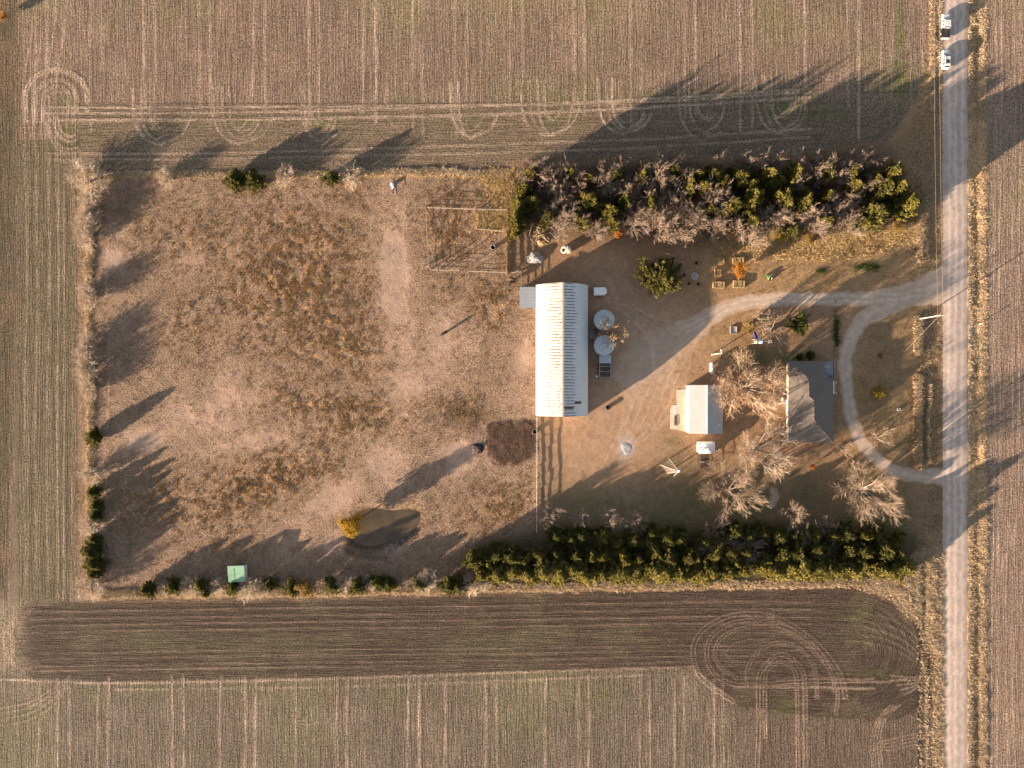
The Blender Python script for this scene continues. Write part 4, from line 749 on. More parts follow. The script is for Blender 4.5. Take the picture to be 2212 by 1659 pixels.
# ------------------------------------------------------------------ materials for built things
def roof_mat(name, c, period, rust_lo, rust_hi, rust_c, thr, wmax=.5, streak=0.0, rib=0.35, rough=.45, axis='X', clump=False, seamk=.40):
    """corrugated sheet roof: ribs run down the slope (object X), rust dashes along sheet laps"""
    s = NT(name); o = s.obj(); S = s.sep(o); ax, ay = (S[0], S[1]) if axis == 'X' else (S[1], S[0])
    yy = s.math('DIVIDE', ay, period); fr = s.math('ABSOLUTE', s.math('SUBTRACT', s.math('FRACT', yy), .5)); ln = s.ramp(fr, 0.27, 0.42)
    fl = s.math('FLOOR', s.math('ADD', yy, 0.5)); n1 = s.noise(s.comb(s.math('MULTIPLY', ax, 1.1), s.math('MULTIPLY', fl, 5.37)), 1.0, 5.0, .75)
    u = s.math('ADD', s.math('ABSOLUTE', ax), s.math('MULTIPLY', s.math('SUBTRACT', s.noise(s.comb(s.math('MULTIPLY', fl, 3.71), 0.0, s.math('SIGN', ax)), 1.0, 1.0), .5), 4.0)); msk = s.math('MULTIPLY', s.ramp(u, rust_lo - .25, rust_lo + .15), s.ramp(u, rust_hi - .5, rust_hi + .4, 1, 0))
    d = s.math('MULTIPLY', s.math('MULTIPLY', ln, s.ramp(n1, thr - .04, thr + .06)), msk)
    if clump: d = s.math('MULTIPLY', d, s.ramp(s.noise(o, .33, 3), .36, .56, .25, 1))
    col = s.mix(s.ramp(s.noise(o, .6, 4), .3, .7), c, tuple(q * .9 for q in c))
    seam = s.ramp(fr, .40, .48); col = s.mix(s.math('MULTIPLY', seam, seamk), col, tuple(q * .55 for q in c))
    if streak:
        n2 = s.noise(s.comb(s.math('MULTIPLY', ax, .25), s.math('MULTIPLY', ay, 1.4)), 1.3, 4); col = s.mix(s.math('MULTIPLY', s.math('MULTIPLY', s.ramp(n2, .48, .72), msk), streak), col, tuple(q * 1.7 + .1 for q in rust_c))
    col = s.mix(s.math('MULTIPLY', d, wmax), col, rust_c)
    w = s.math('SINE', s.math('MULTIPLY', ay, 2 * math.pi / 0.24)); s.bump(w, rib, .02); return s.done(col, rough, 0.0, .35)
M_BW = roof_mat('white_roof_rust_sun_toned', (0.36, 0.357, 0.35), .74, .5, 4.3, (0.12, 0.05, 0.025), .43, 1.0, .8, clump=True, seamk=.18)  # same sheeting as the east slope, base darkened against sun glare; rust real
M_BE = roof_mat('weathered_white_roof_shade_lifted', (0.53, 0.535, 0.55), .74, .2, 3.1, (0.085, 0.068, 0.062), .41, .95, .12)  # same sheeting as the west slope, base lightened to lift the shaded side
M_WHITE = pm('white_paint', (0.74, 0.73, 0.71), .5, 0, .08, 2); M_GALV = pm('galvanised_metal', (0.40, 0.43, 0.47), .55, .15, .14, 1.6, .05)
M_CREAM = roof_mat('cream_metal_roof', (0.345, 0.352, 0.355), .6, 50, 60, (0.3, 0.2, 0.1), .9, 0, 0, .5); M_LEANR = roof_mat('pale_metal_roof', (0.36, 0.375, 0.395), .9, 50, 60, (.3, .2, .1), .9, 0, 0, .3)
M_WALLW = pm('white_wall', (0.66, 0.64, 0.60), .7, 0, .1, 1.5); M_BARNW = pm('barn_siding', (0.50, 0.47, 0.44), .8, 0, .2, 2); M_DARK = pm('dark_opening', (0.03, 0.028, 0.026), .9)
M_RUST = pm('rusty_iron', (0.16, 0.075, 0.045), .9, 0, .4, 4); M_BROWNP = pm('brown_patch', (0.12, 0.062, 0.055), .8, 0, .35, 3)
M_SHING = pm('grey_shingles', (0.150, 0.122, 0.107), .9, 0, .22, 5, .25); M_BRICK = pm('tan_siding', (0.42, 0.36, 0.29), .8, 0, .12, 2)
M_CONC = pm('concrete', (0.42, 0.35, 0.275), .9, 0, .15, 1.0); M_CONC2 = pm('pale_concrete', (0.50, 0.45, 0.385), .9, 0, .15, 1.0)
M_WOOD = pm('weathered_wood', (0.30, 0.235, 0.175), .85, 0, .3, 4, .2); M_WOODP = pm('pinkish_boards', (0.30, 0.24, 0.235), .85, 0, .35, 5); M_DECK = pm('deck_boards', (0.20, 0.145, 0.11), .85, 0, .3, 4)
M_PIPE = pm('pale_rail', (0.36, 0.29, 0.235), .6, 0, .2, 2); M_POST = pm('dark_post', (0.10, 0.075, 0.055), .9, 0, .3, 4)
M_BLACK = pm('black_rubber', (0.018, 0.018, 0.019), .75, 0, .3, 4); M_BLK2 = pm('black_plastic', (0.014, 0.017, 0.021), .45); M_STEEL = pm('grey_steel', (0.30, 0.31, 0.33), .5, .3, .2)
M_GLASS = pm('tinted_glass', (0.03, 0.036, 0.045), .08, 0, .05, 1, 0, .6); M_RED = pm('red_paint', (0.34, 0.035, 0.03), .5, 0, .2); M_TARP = pm('white_wrap', (0.34, 0.31, 0.29), .6, 0, .6, 2.4, .9)
M_CARW = pm('white_car_paint', (0.56, 0.56, 0.565), .25, 0, .02, 1, 0, .5); M_HAY = pm('straw_bale', (0.31, 0.215, 0.10), .95, 0, .45, 5, .8); M_GREENR = roof_mat('green_metal_roof', (0.235, 0.41, 0.27), .9, 50, 60, (.1, .2, .1), .9, 0, 0, .3)
M_STONE = pm('pale_stone', (0.44, 0.40, 0.38), .9, 0, .2, 3, .4); M_ASH = pm('grey_ash', (0.33, 0.30, 0.30), .95, 0, .3, 4); M_COW = pm('black_hide', (0.016, 0.013, 0.012), .7, 0, .4, 3); M_COWB = pm('dark_brown_hide', (0.028, 0.018, 0.013), .7, 0, .4, 3)
M_BLUE = pm('blue_plastic', (0.035, 0.075, 0.42), .4, 0, .08); M_YELP = pm('yellow_plastic', (0.65, 0.42, 0.04), .45, 0, .08); M_GRNP = pm('green_paint', (0.07, 0.24, 0.085), .45, 0, .1); M_LBLUE = pm('pale_blue_plastic', (0.38, 0.55, 0.68), .45, 0, .1)
M_TANK = pm('white_tank', (0.70, 0.70, 0.71), .4, 0, .06, 1); M_CHAR = pm('charcoal_tarp', (0.022, 0.020, 0.027), .7, 0, .4, 2, .5)
def S_(v): return v * .085        # photograph pixels to metres

# ------------------------------------------------------------------ barn with lean-to
bw, bl = 12.9, 32.9; xm = (73 * 175 / 178 + 227 * 175 / 178) / 2 * .085; ym = (292 - 93.6) / 2 * .085
barn = thing('barn', 'long white metal barn with arched roof, rust streaked on the west slope', 'barn', (xm, ym, 0))
hw = bw / 2; prof = []
for i in range(15):
    u = 1 - i / 14; prof.append((u * hw, 2.7 + 4.5 * (1 - (.50 * u + .50 * u ** 2.6))))
L2 = bl / 2
for sgn, nm, m, lb in ((-1, 'roof', M_BW, 'rusty sunlit western roof slope'), (1, 'roof', M_BE, 'shaded grey-white eastern roof slope')):
    b = MB(); secs = []
    for y in np.linspace(-L2, L2, 2):
        secs.append([(sgn * (x + .10 * (x / hw)), y, z - .06 * (x / hw)) for x, z in prof] + [(sgn * x * .985, y, z - .10) for x, z in prof[::-1]])
    k = len(prof); b.loft([q[:k] for q in secs], 0, False, False, True); b.loft([q[k:] for q in secs], 0, False, False, True)
    for q in secs: b.add(q, [(i, i + 1, 2 * k - 2 - i, 2 * k - 1 - i) for i in range(k - 1)])
    b.add([secs[0][0], secs[1][0], secs[1][-1], secs[0][-1]], [(0, 1, 2, 3)]); b.build(nm, m, barn, 0, lb)
MB().box((0, 0, 7.22), (.42, bl + .06, .05)).build('ridge_cap', M_PIPE, barn)
pf = [(-hw + .15, 0)] + [(-x * .965, z - .16) for x, z in prof] + [(x * .965, z - .16) for x, z in prof[::-1][1:]] + [(hw - .15, 0)]
for y in (-L2 + .18, L2 - .18): MB().loft([[(x, y - .06, z) for x, z in pf], [(x, y + .06, z) for x, z in pf]]).build('gable_wall', M_BARNW, barn)
for sgn in (-1, 1): MB().box((sgn * (hw - .2), 0, 1.33), (.12, bl - .5, 2.66)).build('side_wall', M_BARNW, barn)
b = MB(); b.box((0, -L2 + .1, 1.9), (4.2, .06, 3.8)); b.build('sliding_door', M_WALLW, barn)
def onroof(x, off=.03):
    u = abs(x) / hw; z = 2.7 + 4.5 * (1 - (.50 * u + .50 * u ** 2.6)); s = 4.5 / hw * (.5 + 1.3 * u ** 1.6); return z + off, math.atan(s)
def patch(name, x0, x1, y0, y1, m, lb, pts=None):
    b = MB(); n = 5; g = []
    for i in range(n + 1):
        x = x0 + (x1 - x0) * i / n; z = onroof(x)[0]; ya, yb = (y0, y1) if pts is None else pts(i / n); g += [(x, ya, z), (x, yb, z), (x, ya, z + .02), (x, yb, z + .02)]
    for i in range(n): a = 4 * i; b.add(g[a:a + 8], [(0, 4, 5, 1), (2, 3, 7, 6), (0, 2, 6, 4), (1, 5, 7, 3), (0, 1, 3, 2), (4, 6, 7, 5)])
    b.build(name, m, barn, 0, lb)
yb_ = -L2
patch('roof_patch', .15, 2.7, yb_ + 1.9, yb_ + 2.5, M_BROWNP, 'brown strip where a roof sheet is missing'); patch('roof_patch', 2.9, 4.7, yb_ + 3.1, yb_ + 3.75, M_BROWNP, 'short brown hole lower on the eastern slope')
patch('roof_patch', -5.3, -4.0, yb_ + .1, yb_ + .5, M_STEEL, 'grey torn corner on the western slope', lambda t: (yb_ + .06, yb_ + .15 + .75 * t))
lean = thing('lean_to', 'square pale metal lean-to roof against the barn north-west corner', 'shed', W(1145, 643, 2.6))
lean.location.z = 0; lw, ll = S_(62), S_(62)
MB().box((0, 0, 2.75), (lw, ll, .06), 0, 0, 0, R(2.5)).build('roof', M_LEANR, lean)
b = MB()
for sx in (-1, 1):
    for sy in (-1, 1): o = MB().box((sx * (lw / 2 - .15), sy * (ll / 2 - .15), 1.28), (.14, .14, 2.56)).build('post', M_POST, lean)
MB().box((0, ll / 2 - .12, 1.3), (lw - .5, .06, 2.3)).build('back_wall', M_BARNW, lean)

# ------------------------------------------------------------------ grain bins
def bin_(label, cx, cy, r):
    p = W(cx, cy, 3.5); t = thing('grain_bin', label, 'grain bin', (p.x, p.y, 0), 0, None); n = 36
    b = MB(); pr = [(r - .12, 0)]
    for i in range(1, 13): z = i * .28; pr.append((r - .12 + (.03 if i % 2 else 0), z))
    b.lathe(pr, n); b.build('wall', M_GALV, t)
    b = MB(); vs = [(0, 0, 4.78)]; m = 48
    for k, (rr, z) in enumerate(((.32, 4.66), (r, 3.43))):
        for i in range(m): a = 2 * math.pi * i / m; vs.append((rr * math.cos(a), rr * math.sin(a), z + (.05 if i % 3 == 0 else 0)))
    fs = [(0, 1 + i, 1 + (i + 1) % m) for i in range(m)] + [(1 + i, 1 + m + i, 1 + m + (i + 1) % m, 1 + (i + 1) % m) for i in range(m)]
    b.add(vs, fs); b.lathe([(r, 3.43), (r, 3.33)], m, smooth=False); b.build('roof', M_GALV, t)
    b = MB()
    for i in range(16): a = 2 * math.pi * (i + .5) / 16; b.tube((.35 * math.cos(a), .35 * math.sin(a), 4.70), (r * .99 * math.cos(a), r * .99 * math.sin(a), 3.49), .03, .03, 4)
    b.build('roof_rib', M_STEEL, t)
    MB().lathe([(.36, 4.68), (.36, 4.83), (.30, 4.90), (0, 4.92)], 18).build('fill_cap', M_GALV, t)
    a = 2.2; MB().box((r * .62 * math.cos(a), r * .62 * math.sin(a), 3.98), (.5, .5, .25), a).build('hatch', M_GALV, t)
    return t
bin_('northern of the two round galvanised grain bins east of the barn', *TB(390, 640), 2.56); bin_('southern of the two round galvanised grain bins, touching the stock trailer', *TB(391, 1047), 2.56)

# ------------------------------------------------------------------ things on the barn's east side
p = W(*TB(328, 178), 2.2); t = thing('horse_trailer', 'small white horse trailer with red lower side beside the barn', 'trailer', (p.x, p.y, 0), R(2))
l, w = S_(207 / 5.352), S_(124 / 5.352); out = [(-l / 2, -w / 2), (l / 2 - .55, -w / 2), (l / 2 - .15, -w / 2 + .3), (l / 2, -w / 4), (l / 2, w / 4), (l / 2 - .15, w / 2 - .3), (l / 2 - .55, w / 2), (-l / 2, w / 2)]
MB().poly(out, 1.05, 2.15).build('body', M_WHITE, t, .05); MB().poly([(x * .985, y * .985) for x, y in out], .45, 1.05).build('lower_body', M_RED, t, .03)
MB().poly([(x * .93, y * .9) for x, y in out], 2.15, 2.22).build('roof', M_WHITE, t, .02)
MB().box((l / 2 + .35, 0, .5), (.7, .12, .1)).build('tow_bar', M_STEEL, t); MB().box((-l / 2 - .02, -.2, 1.5), (.04, .5, .7)).build('rear_window', M_DARK, t)
for sy in (-1, 1):
    for x in (-.45, .35): MB().lathe([(.16, -.1), (.33, -.1), (.36, 0), (.33, .1), (.16, .1), (.16, -.1)], 18, (x, sy * (w / 2 + .02), .36), 'Y').build('wheel', M_BLACK, t)
    MB().box((-.05, sy * (w / 2 + .12), .82), (1.7, .26, .08)).build('fender', M_RED, t)
p = W(*TB(405, 1386), 1.9); t = thing('stock_trailer', 'grey open-topped stock trailer with a solid roof over its north end', 'trailer', (p.x, p.y, 0))
w, l = S_(184 / 5.352), S_(348 / 5.352)
MB().box((0, 0, .55), (w, l, .12)).build('floor', M_DECK, t); MB().box((0, l / 2 - S_(125 / 5.352) / 2, 2.02), (w + .06, S_(125 / 5.352), .07)).build('roof', M_GALV, t, .02)
for sx in (-1, 1):
    b = MB()
    for k in range(7): b.box((sx * (w / 2 - .03), 0, .75 + k * .2), (.05, l, .13))
    b.build('side_panel', M_STEEL, t)
b = MB()
for k in range(7): b.box((0, l / 2 - .03, .75 + k * .2), (w - .1, .05, .13))
b.build('front_panel', M_STEEL, t); MB().box((0, -l / 2 + .03, 1.3), (w - .1, .05, 1.4)).build('tailgate', M_STEEL, t)
for q in (-l / 2 + .04, -l / 2 + 1.45, -l / 2 + 2.75): MB().box((0, q, 1.99), (w, .07, .07)).build('cross_bar', M_GALV, t)
for sx in (-1, 1): MB().box((sx * (w / 2 - .03), -.95, 1.99), (.07, l - 2.0, .07)).build('top_rail', M_GALV, t)
for sx in (-1, 1):
    for y in (-.6, .4): MB().lathe([(.16, -.1), (.36, -.1), (.39, 0), (.36, .1), (.16, .1), (.16, -.1)], 18, (sx * (w / 2 + .14), y, .39), 'X').build('wheel', M_BLACK, t)
p = W(*TB(430, 1450), .6)
b = MB(); rr = random.Random(4)
for k in range(9): a = rr.uniform(0, 3); c = Vector((rr.uniform(-.6, .6), rr.uniform(-.9, .9), rr.uniform(.08, .3))); d = Vector((math.cos(a), math.sin(a), 0)) * .45; b.tube(c - d, c + d, .05, .04, 6)
o = b.build('scrap_wood', M_RUST); o.location = (p.x, p.y, .61); tag(o, 'brown scrap wood lying inside the open stock trailer', 'scrap wood')
p = W(*TB(270, 1543), .7); t = thing('bucket', 'white lidded bucket on the ground beside the stock trailer', 'bucket', (p.x, p.y, hz(p.x, p.y)))
MB().lathe([(0, 0), (.22, 0), (.27, .55), (.25, .55)], 20).build('pail', M_WHITE, t); MB().lathe([(.29, .54), (.29, .6), (0, .61)], 20).build('lid', M_WHITE, t)
p = W(*TB(188, 876), 1); t = thing('pallet_stack', 'stack of weathered pinkish pallets against the barn east wall', 'pallets', (p.x, p.y, 0)); zz = 0.05
for k in range(6):
    b = MB()
    for x in (-.7, 0, .7): b.box((x, 0, zz + .06), (.08, 2.3, .09))
    for j in range(9): b.box((0, -1.05 + j * .262, zz + .12), (1.6, .16, .025))
    b.build('pallet', M_WOODP, t); zz += .145

# ------------------------------------------------------------------ corral and fences
def fence(name, label, pts, hgt=1.25, rails=3, step=2.8, rw=.10, rt=.06, posts=True, pr=.07, rm=M_PIPE, pm_=M_POST, post_extra=0.0, rail_z=None, sag=.05):
    P = [W(*q) for q in pts]; e = thing(name, label, 'fence', (P[0].x, P[0].y, 0)); o0 = P[0]; rr = random.Random(len(label)); pp = None
    nodes = []
    for a, b in zip(P[:-1], P[1:]):
        n = max(1, round((b - a).length / step)); nodes += [a.lerp(b, i / n) for i in range(n)]
    nodes.append(P[-1]); zs = rail_z or [hgt * (k + 1) / rails for k in range(rails)]
    for z in zs:
        b = MB()
        for a, c in zip(nodes[:-1], nodes[1:]):
            za = hz(a.x, a.y) * .4 + z + rr.uniform(-sag, sag); zc = hz(c.x, c.y) * .4 + z + rr.uniform(-sag, sag); d = c - a; L = d.length; mid = (a + c) / 2 - o0
            b.box((mid.x, mid.y, (za + zc) / 2), (L, rt, rw), math.atan2(d.y, d.x), 0, 0, -math.atan2(zc - za, L))
        b.build('rail', rm, e)
    if posts:
        for q in nodes:
            z0 = hz(q.x, q.y); hh = hgt + .12 + post_extra
            if pp is None:
                pp = MB().tube((0, 0, -.1), (0, 0, hh), pr, pr * .9, 8).build('post', pm_, e); pp.location = (q.x - o0.x, q.y - o0.y, z0)
            else:
                c = pp.copy(); COL.objects.link(c); c.parent = e; c.location = (q.x - o0.x, q.y - o0.y, z0)
    return e
def cp(*p): return [TC(*q) for q in p]
fence('pipe_fence', 'north side pipe fence of the small corral', cp((385, 494), (690, 505), (975, 515), (1355, 522)), 1.35, 4, 5, .05, .05)
fence('pipe_fence', 'west side pipe fence of the small corral', cp((390, 500), (405, 850), (424, 1225)), 1.35, 4, 5, .05, .05)
fence('pipe_fence', 'south side pipe fence of the small corral with a gap at the middle', cp((430, 1228), (790, 1240)), 1.35, 4, 4, .05, .05, pr=.09, post_extra=.5)
fence('pipe_fence', 'short pipe fence along the corral south side next to the barnyard corner', cp((900, 1245), (1345, 1262)), 1.35, 4, 4, .05, .05)
fence('board_fence', 'tall board fence on the east side of the corral', cp((1332, 790), (1340, 1000), (1346, 1268)), 1.45, 4, 2.4, .22, .05, rm=M_WOOD)
fence('pipe_fence', 'thin cross fence dividing the corral beside the golden grass', cp((982, 520), (1000, 610), (1000, 740)), 1.2, 3, 3, .06, .06)
fence('pipe_fence', 'short inner corral rail south of the golden grass corner', cp((1000, 748), (1330, 775)), 1.2, 3, 3, .06, .06)
fence('pipe_fence', 'right-angled pipe fence between the corral corner and the lean-to', cp((1395, 1262), (1512, 1254), (1516, 1425)), 1.4, 4, 2.5, .09, .08)
for i, (x, y, lb) in enumerate(((378, 480, 'tall dark post at the north-west corridor corner of the corral'.replace('corridor ', '')), (410, 1235, 'tall dark post at the south-west corner of the corral'), (535, 1232, 'tall dark gate post on the corral south side'), (1360, 1275, 'stout brown gate post at the corral south-east corner'))):
    p = W(*TC(x, y)); t = thing('gate_post', lb, 'post', (p.x, p.y, hz(p.x, p.y))); MB().tube((0, 0, -.1), (0, 0, 2.3 if i < 3 else 1.7), .13, .11, 10).build('post', M_POST, t); MB().lathe([(.125, 2.28 if i < 3 else 1.68), (.10, 2.36 if i < 3 else 1.76), (0, 2.4 if i < 3 else 1.8)], 10).build('cap', M_RUST, t)
fence('board_fence', 'long three-rail white-topped fence running south from the barn corner', [TF(1336, 250), TF(1336, 790), TF(1334, 1180), TF(1334, 1505)], 1.15, 3, 3.0, .17, .05, rm=M_WHITE, rail_z=[.30, .68, 1.12], sag=.06)
fence('wire_gate', 'thin pale gate rail near the white tub by the north fence', [(829, 430), (830, 410), (831, 391)], 1.0, 2, 2.4, .06, .05, pr=.04, pm_=M_PIPE)

# ------------------------------------------------------------------ pasture and barnyard clutter
def tub(name, label, cat, x, y, r, h, m, rim, z=.3):
    p = W(x, y, z); t = thing(name, label, cat, (p.x, p.y, hz(p.x, p.y)))
    MB().lathe([(r * .92, 0), (r, h), (r * .94, h), (r * .87, .08), (0, .06)], 28).build('wall', m, t)
    MB().lathe([(r * .93, h - .01), (r * .97, h + .04), (r + .03, h + .01), (r + .01, h - .04)], 28).build('rim', rim, t); return t
tub('water_tank', 'round black water tank with a pale rim inside the corral', 'water tank', *TC(1180, 957), .58, .75, M_BLK2, M_GALV, .7)
tub('stock_tank', 'dark oval-looking stock tank leaning on the white-topped fence', 'water tank', *TF(1312, 415), .62, .6, M_BLK2, M_PIPE, .4)
t = tub('burn_barrel', 'round black barrel on bare dirt south-east of the barn', 'barrel', *T1(1118, 1420), .55, .62, M_BLACK, M_BLK2, .5); MB().lathe([(.28, .34), (.36, .40), (.36, .34), (.28, .34)], 20).build('inner_ring', M_STEEL, t)
def tyre(name, label, loc, r, w, rot, m):
    t = thing(name, label, 'tyre', loc); t.rotation_euler = rot
    b = MB(); pr = [(r * .52, -w * .40), (r * .80, -w / 2), (r * .96, -w * .42), (r, -w * .2), (r, w * .2), (r * .96, w * .42), (r * .80, w / 2), (r * .52, w * .40), (r * .50, 0), (r * .52, -w * .40)]
    b.lathe(pr, 36).build('tyre', m, t); b = MB()
    for k in range(24): a = 2 * math.pi * k / 24; b.box((r * .99 * math.cos(a), r * .99 * math.sin(a), (w * .22) * (1 if k % 2 else -1)), (.10, .13, w * .46), a)
    b.build('tread', m, t); return t
M_TYW = pm('faded_tyre', (0.33, 0.305, 0.265), .85, 0, .25, 3)
p = W(*TG(1815, 655), .9); tyre('tractor_tyre', 'pale tractor tyre standing upright, right of the leaning one', (p.x, p.y, hz(p.x, p.y) + .93), .98, 1.05, (0, R(90), 0), M_TYW)
p = W(*TG(1712, 660), .7); tyre('tractor_tyre', 'pale tractor tyre leaning with its dark hole facing up', (p.x, p.y, hz(p.x, p.y) + .62), .92, .5, (0, R(-38), 0), M_TYW)
def mound(name, label, cat, x, y, rx, ry, h, m, seed, rot=0):
    p = W(x, y, h * .4); g = np.random.default_rng(seed); b = MB(); n = 28; k = 9; vs = []
    for j in range(k + 1):
        u = j / k
        for i in range(n):
            a = 2 * math.pi * i / n; rr = u * (1 + .10 * math.sin(3 * a + seed) + .06 * math.sin(7 * a)) ; vs.append((rx * rr * math.cos(a), ry * rr * math.sin(a), h * (1 - u ** 2.2) * (1 + g.uniform(-.12, .12)) - .04 * (u > .95)))
    b.add(vs, [(j * n + i, j * n + (i + 1) % n, (j + 1) * n + (i + 1) % n, (j + 1) * n + i) for j in range(1, k) for i in range(n)] + [tuple(n + i for i in range(n))], 0, True)
    o = b.build(name, m); o.location = (p.x, p.y, hz(p.x, p.y) - .02); o.rotation_euler.z = R(rot); return tag(o, label, cat)
mound('hay_mound', 'low mound covered in ragged white wrap north of the lean-to', 'mound', *TG(1075, 830), 2.2, 1.65, 1.0, M_TARP, 3)
mound('tarp_heap', 'dark charcoal heap lying beside the manure patch in the pasture', 'heap', *TF(700, 590), 1.75, 1.3, .35, M_CHAR, 5, -15)
mound('ash_pile', 'low white lime pile on the dirt south-east of the barn', 'pile', 1353, 968, 1.45, 1.8, .13, pm('white_lime', (0.36, 0.345, 0.355), .95, 0, .55, 2.6, .8), 8, 30)
def sticks(name, label, cat, x, y, n, L, rad, sx, sy, h, m, seed):
    p = W(x, y, .3); rr = random.Random(seed); b = MB()
    for k in range(n):
        a = rr.uniform(0, math.pi); el = rr.uniform(-.2, .35); c = Vector((rr.gauss(0, sx), rr.gauss(0, sy), 0)); c.z = max(.08, h * math.exp(-(c.x / sx / 1.6) ** 2 - (c.y / sy / 1.6) ** 2) * rr.uniform(.3, 1)); d = Vector((math.cos(a) * math.cos(el), math.sin(a) * math.cos(el), math.sin(el) * .6)) * L * rr.uniform(.5, 1.2) / 2
        b.tube(c - d, c + d, rad * rr.uniform(.6, 1.3), rad * rr.uniform(.4, 1), 6)
    o = b.build(name, m); o.location = (p.x, p.y, hz(p.x, p.y)); return tag(o, label, cat)
sticks('dead_branches', 'pinkish broken dead branches lying against the dark heap in the pasture', 'branches', *TF(665, 610), 13, 2.0, .055, .55, .45, .9, pm('pink_dead_wood', (0.40, 0.25, 0.22), .8, 0, .3, 3), 11)
sticks('brush_pile', 'heap of tan logs and boards at the west end of the windbreak', 'brush pile', *TG(1180, 360), 34, 2.4, .11, .95, 1.15, 1.0, pm('dry_wood', (0.33, 0.235, 0.15), .85, 0, .35, 3), 12)
mound('straw_heap', 'golden straw heap just below the pile of logs and boards', 'heap', *TG(1200, 480), 1.9, 1.0, .45, M_HAY, 6, -25)
p = W(*TG(760, 1010), .2); o = MB().tube((-2.7, -1.7, .06), (2.4, 1.55, .12), .07, .06, 8).build('pole', M_PIPE); o.location = (p.x, p.y, hz(p.x, p.y)); tag(o, 'long pale pole lying on the grass below the white wrapped mound', 'pole')
p = W(847, 398, .5); t = thing('white_tub', 'white overturned tub with a lid by the north fence', 'tub', (p.x, p.y, hz(p.x, p.y)), R(20))
MB().lathe([(.52, 0), (.46, .55), (.40, .62), (0, .64)], 20).build('tub', M_WHITE, t); MB().box((-.25, -.75, .12), (.75, .45, .10), .5).build('lid', M_WHITE, t); MB().tube((.3, -.6, .1), (.05, -3.0, .06), .03, .03, 6).build('hose', M_PIPE, t)
p = W(*TW(1506, 1250), 2.4); t = thing('loafing_shed', 'square pale green metal-roofed shed by the south fence', 'shed', (p.x, p.y, 0), R(2)); w = S_(146 / 2.9633)
MB().box((0, 0, 2.35), (w, w, .06), 0, 0, R(4)).build('roof', M_GREENR, t); MB().box((-w * .13, -w * .05, 2.42), (.05, w * .8, .03), R(-1), 0, R(4)).build('roof_seam', pm('dark_green_seam', (0.07, 0.13, 0.08), .6), t)
MB().box((0, -w / 2 + .2, 1.08), (w - .4, .08, 2.1)).build('back_wall', M_BARNW, t)
for sx in (-1, 1): MB().box((sx * (w / 2 - .2), 0, 1.1), (.08, w - .5, 2.1)).build('side_wall', M_BARNW, t); MB().box((sx * (w / 2 - .35), w / 2 - .3, 1.1), (.14, .14, 2.3)).build('post', M_POST, t)

# ------------------------------------------------------------------ hay bales, fire pit and chairs
def bale(label, x, y, w, d, h, rot, seed):
    p = W(x, y, h); rr = random.Random(seed); bm = bmesh.new(); bmesh.ops.create_cube(bm, size=1); bmesh.ops.subdivide_edges(bm, edges=bm.edges[:], cuts=5, use_grid_fill=True)
    for v in bm.verts:
        v.co.x *= w; v.co.y *= d; v.co.z = (v.co.z + .5) * h; e = (abs(v.co.x) > w * .42) + (abs(v.co.y) > d * .40)
        v.co += Vector((rr.uniform(-1, 1), rr.uniform(-1, 1), rr.uniform(-1, 1) + (.8 if e and v.co.z > h * .9 else -.4 if v.co.z > h * .9 else 0))) * .045
    me = bpy.data.meshes.new('bale'); bm.to_mesh(me); bm.free(); me.materials.append(M_HAY)
    t = thing('hay_bale', label, 'hay bale', (p.x, p.y, hz(p.x, p.y)), rot, 'hay bales by the orange tree'); o = bpy.data.objects.new('straw', me); COL.objects.link(o); o.parent = t
    for q in (-.25, .25): MB().box((w * q, 0, h / 2 + .02), (.03, d + .06, h + .05)).build('twine', M_RUST, t)
def ty(x, y): return TY(x, y)
bale('shaded hay bale at the north-west of the five around the orange tree', *ty(1003, 160), 2.9, 1.65, .6, R(-1), 1); bale('smallest square hay bale, between two long bales west of the orange tree', *ty(988, 425), 1.6, 1.75, .6, R(2), 2)
bale('sunlit hay bale at the south-west of the five around the orange tree', *ty(1008, 695), 2.9, 1.6, .6, R(-1), 3); bale('hay bale touching the north side of the orange tree, partly wrapped', *ty(1440, 160), 2.7, 1.65, .6, R(1), 4); bale('sunlit hay bale touching the south side of the orange tree', *ty(1455, 680), 2.85, 1.75, .6, R(-1), 5)
p = W(*ty(478, 500), .2); t = thing('fire_pit', 'round fire pit ringed with pale stones east of the big cedar', 'fire pit', (p.x, p.y, hz(p.x, p.y)))
for k in range(11):
    a = 2 * math.pi * k / 11; bm = bmesh.new(); bmesh.ops.create_icosphere(bm, subdivisions=2, radius=1)
    for v in bm.verts: v.co = Vector((v.co.x * .26, v.co.y * .19, v.co.z * .17)) * (1 + .15 * math.sin(v.co.x * 5 + k) + .1 * math.cos(v.co.y * 7 + k))
    me = bpy.data.meshes.new('stone'); bm.to_mesh(me); bm.free(); me.materials.append(M_STONE); o = bpy.data.objects.new('stone', me); COL.objects.link(o); o.parent = t; o.location = (.80 * math.cos(a), .80 * math.sin(a), .10); o.rotation_euler.z = a + 1.57
MB().lathe([(.66, .05), (.4, .10), (0, .12)], 20).build('ash_bed', M_ASH, t)
ch = None
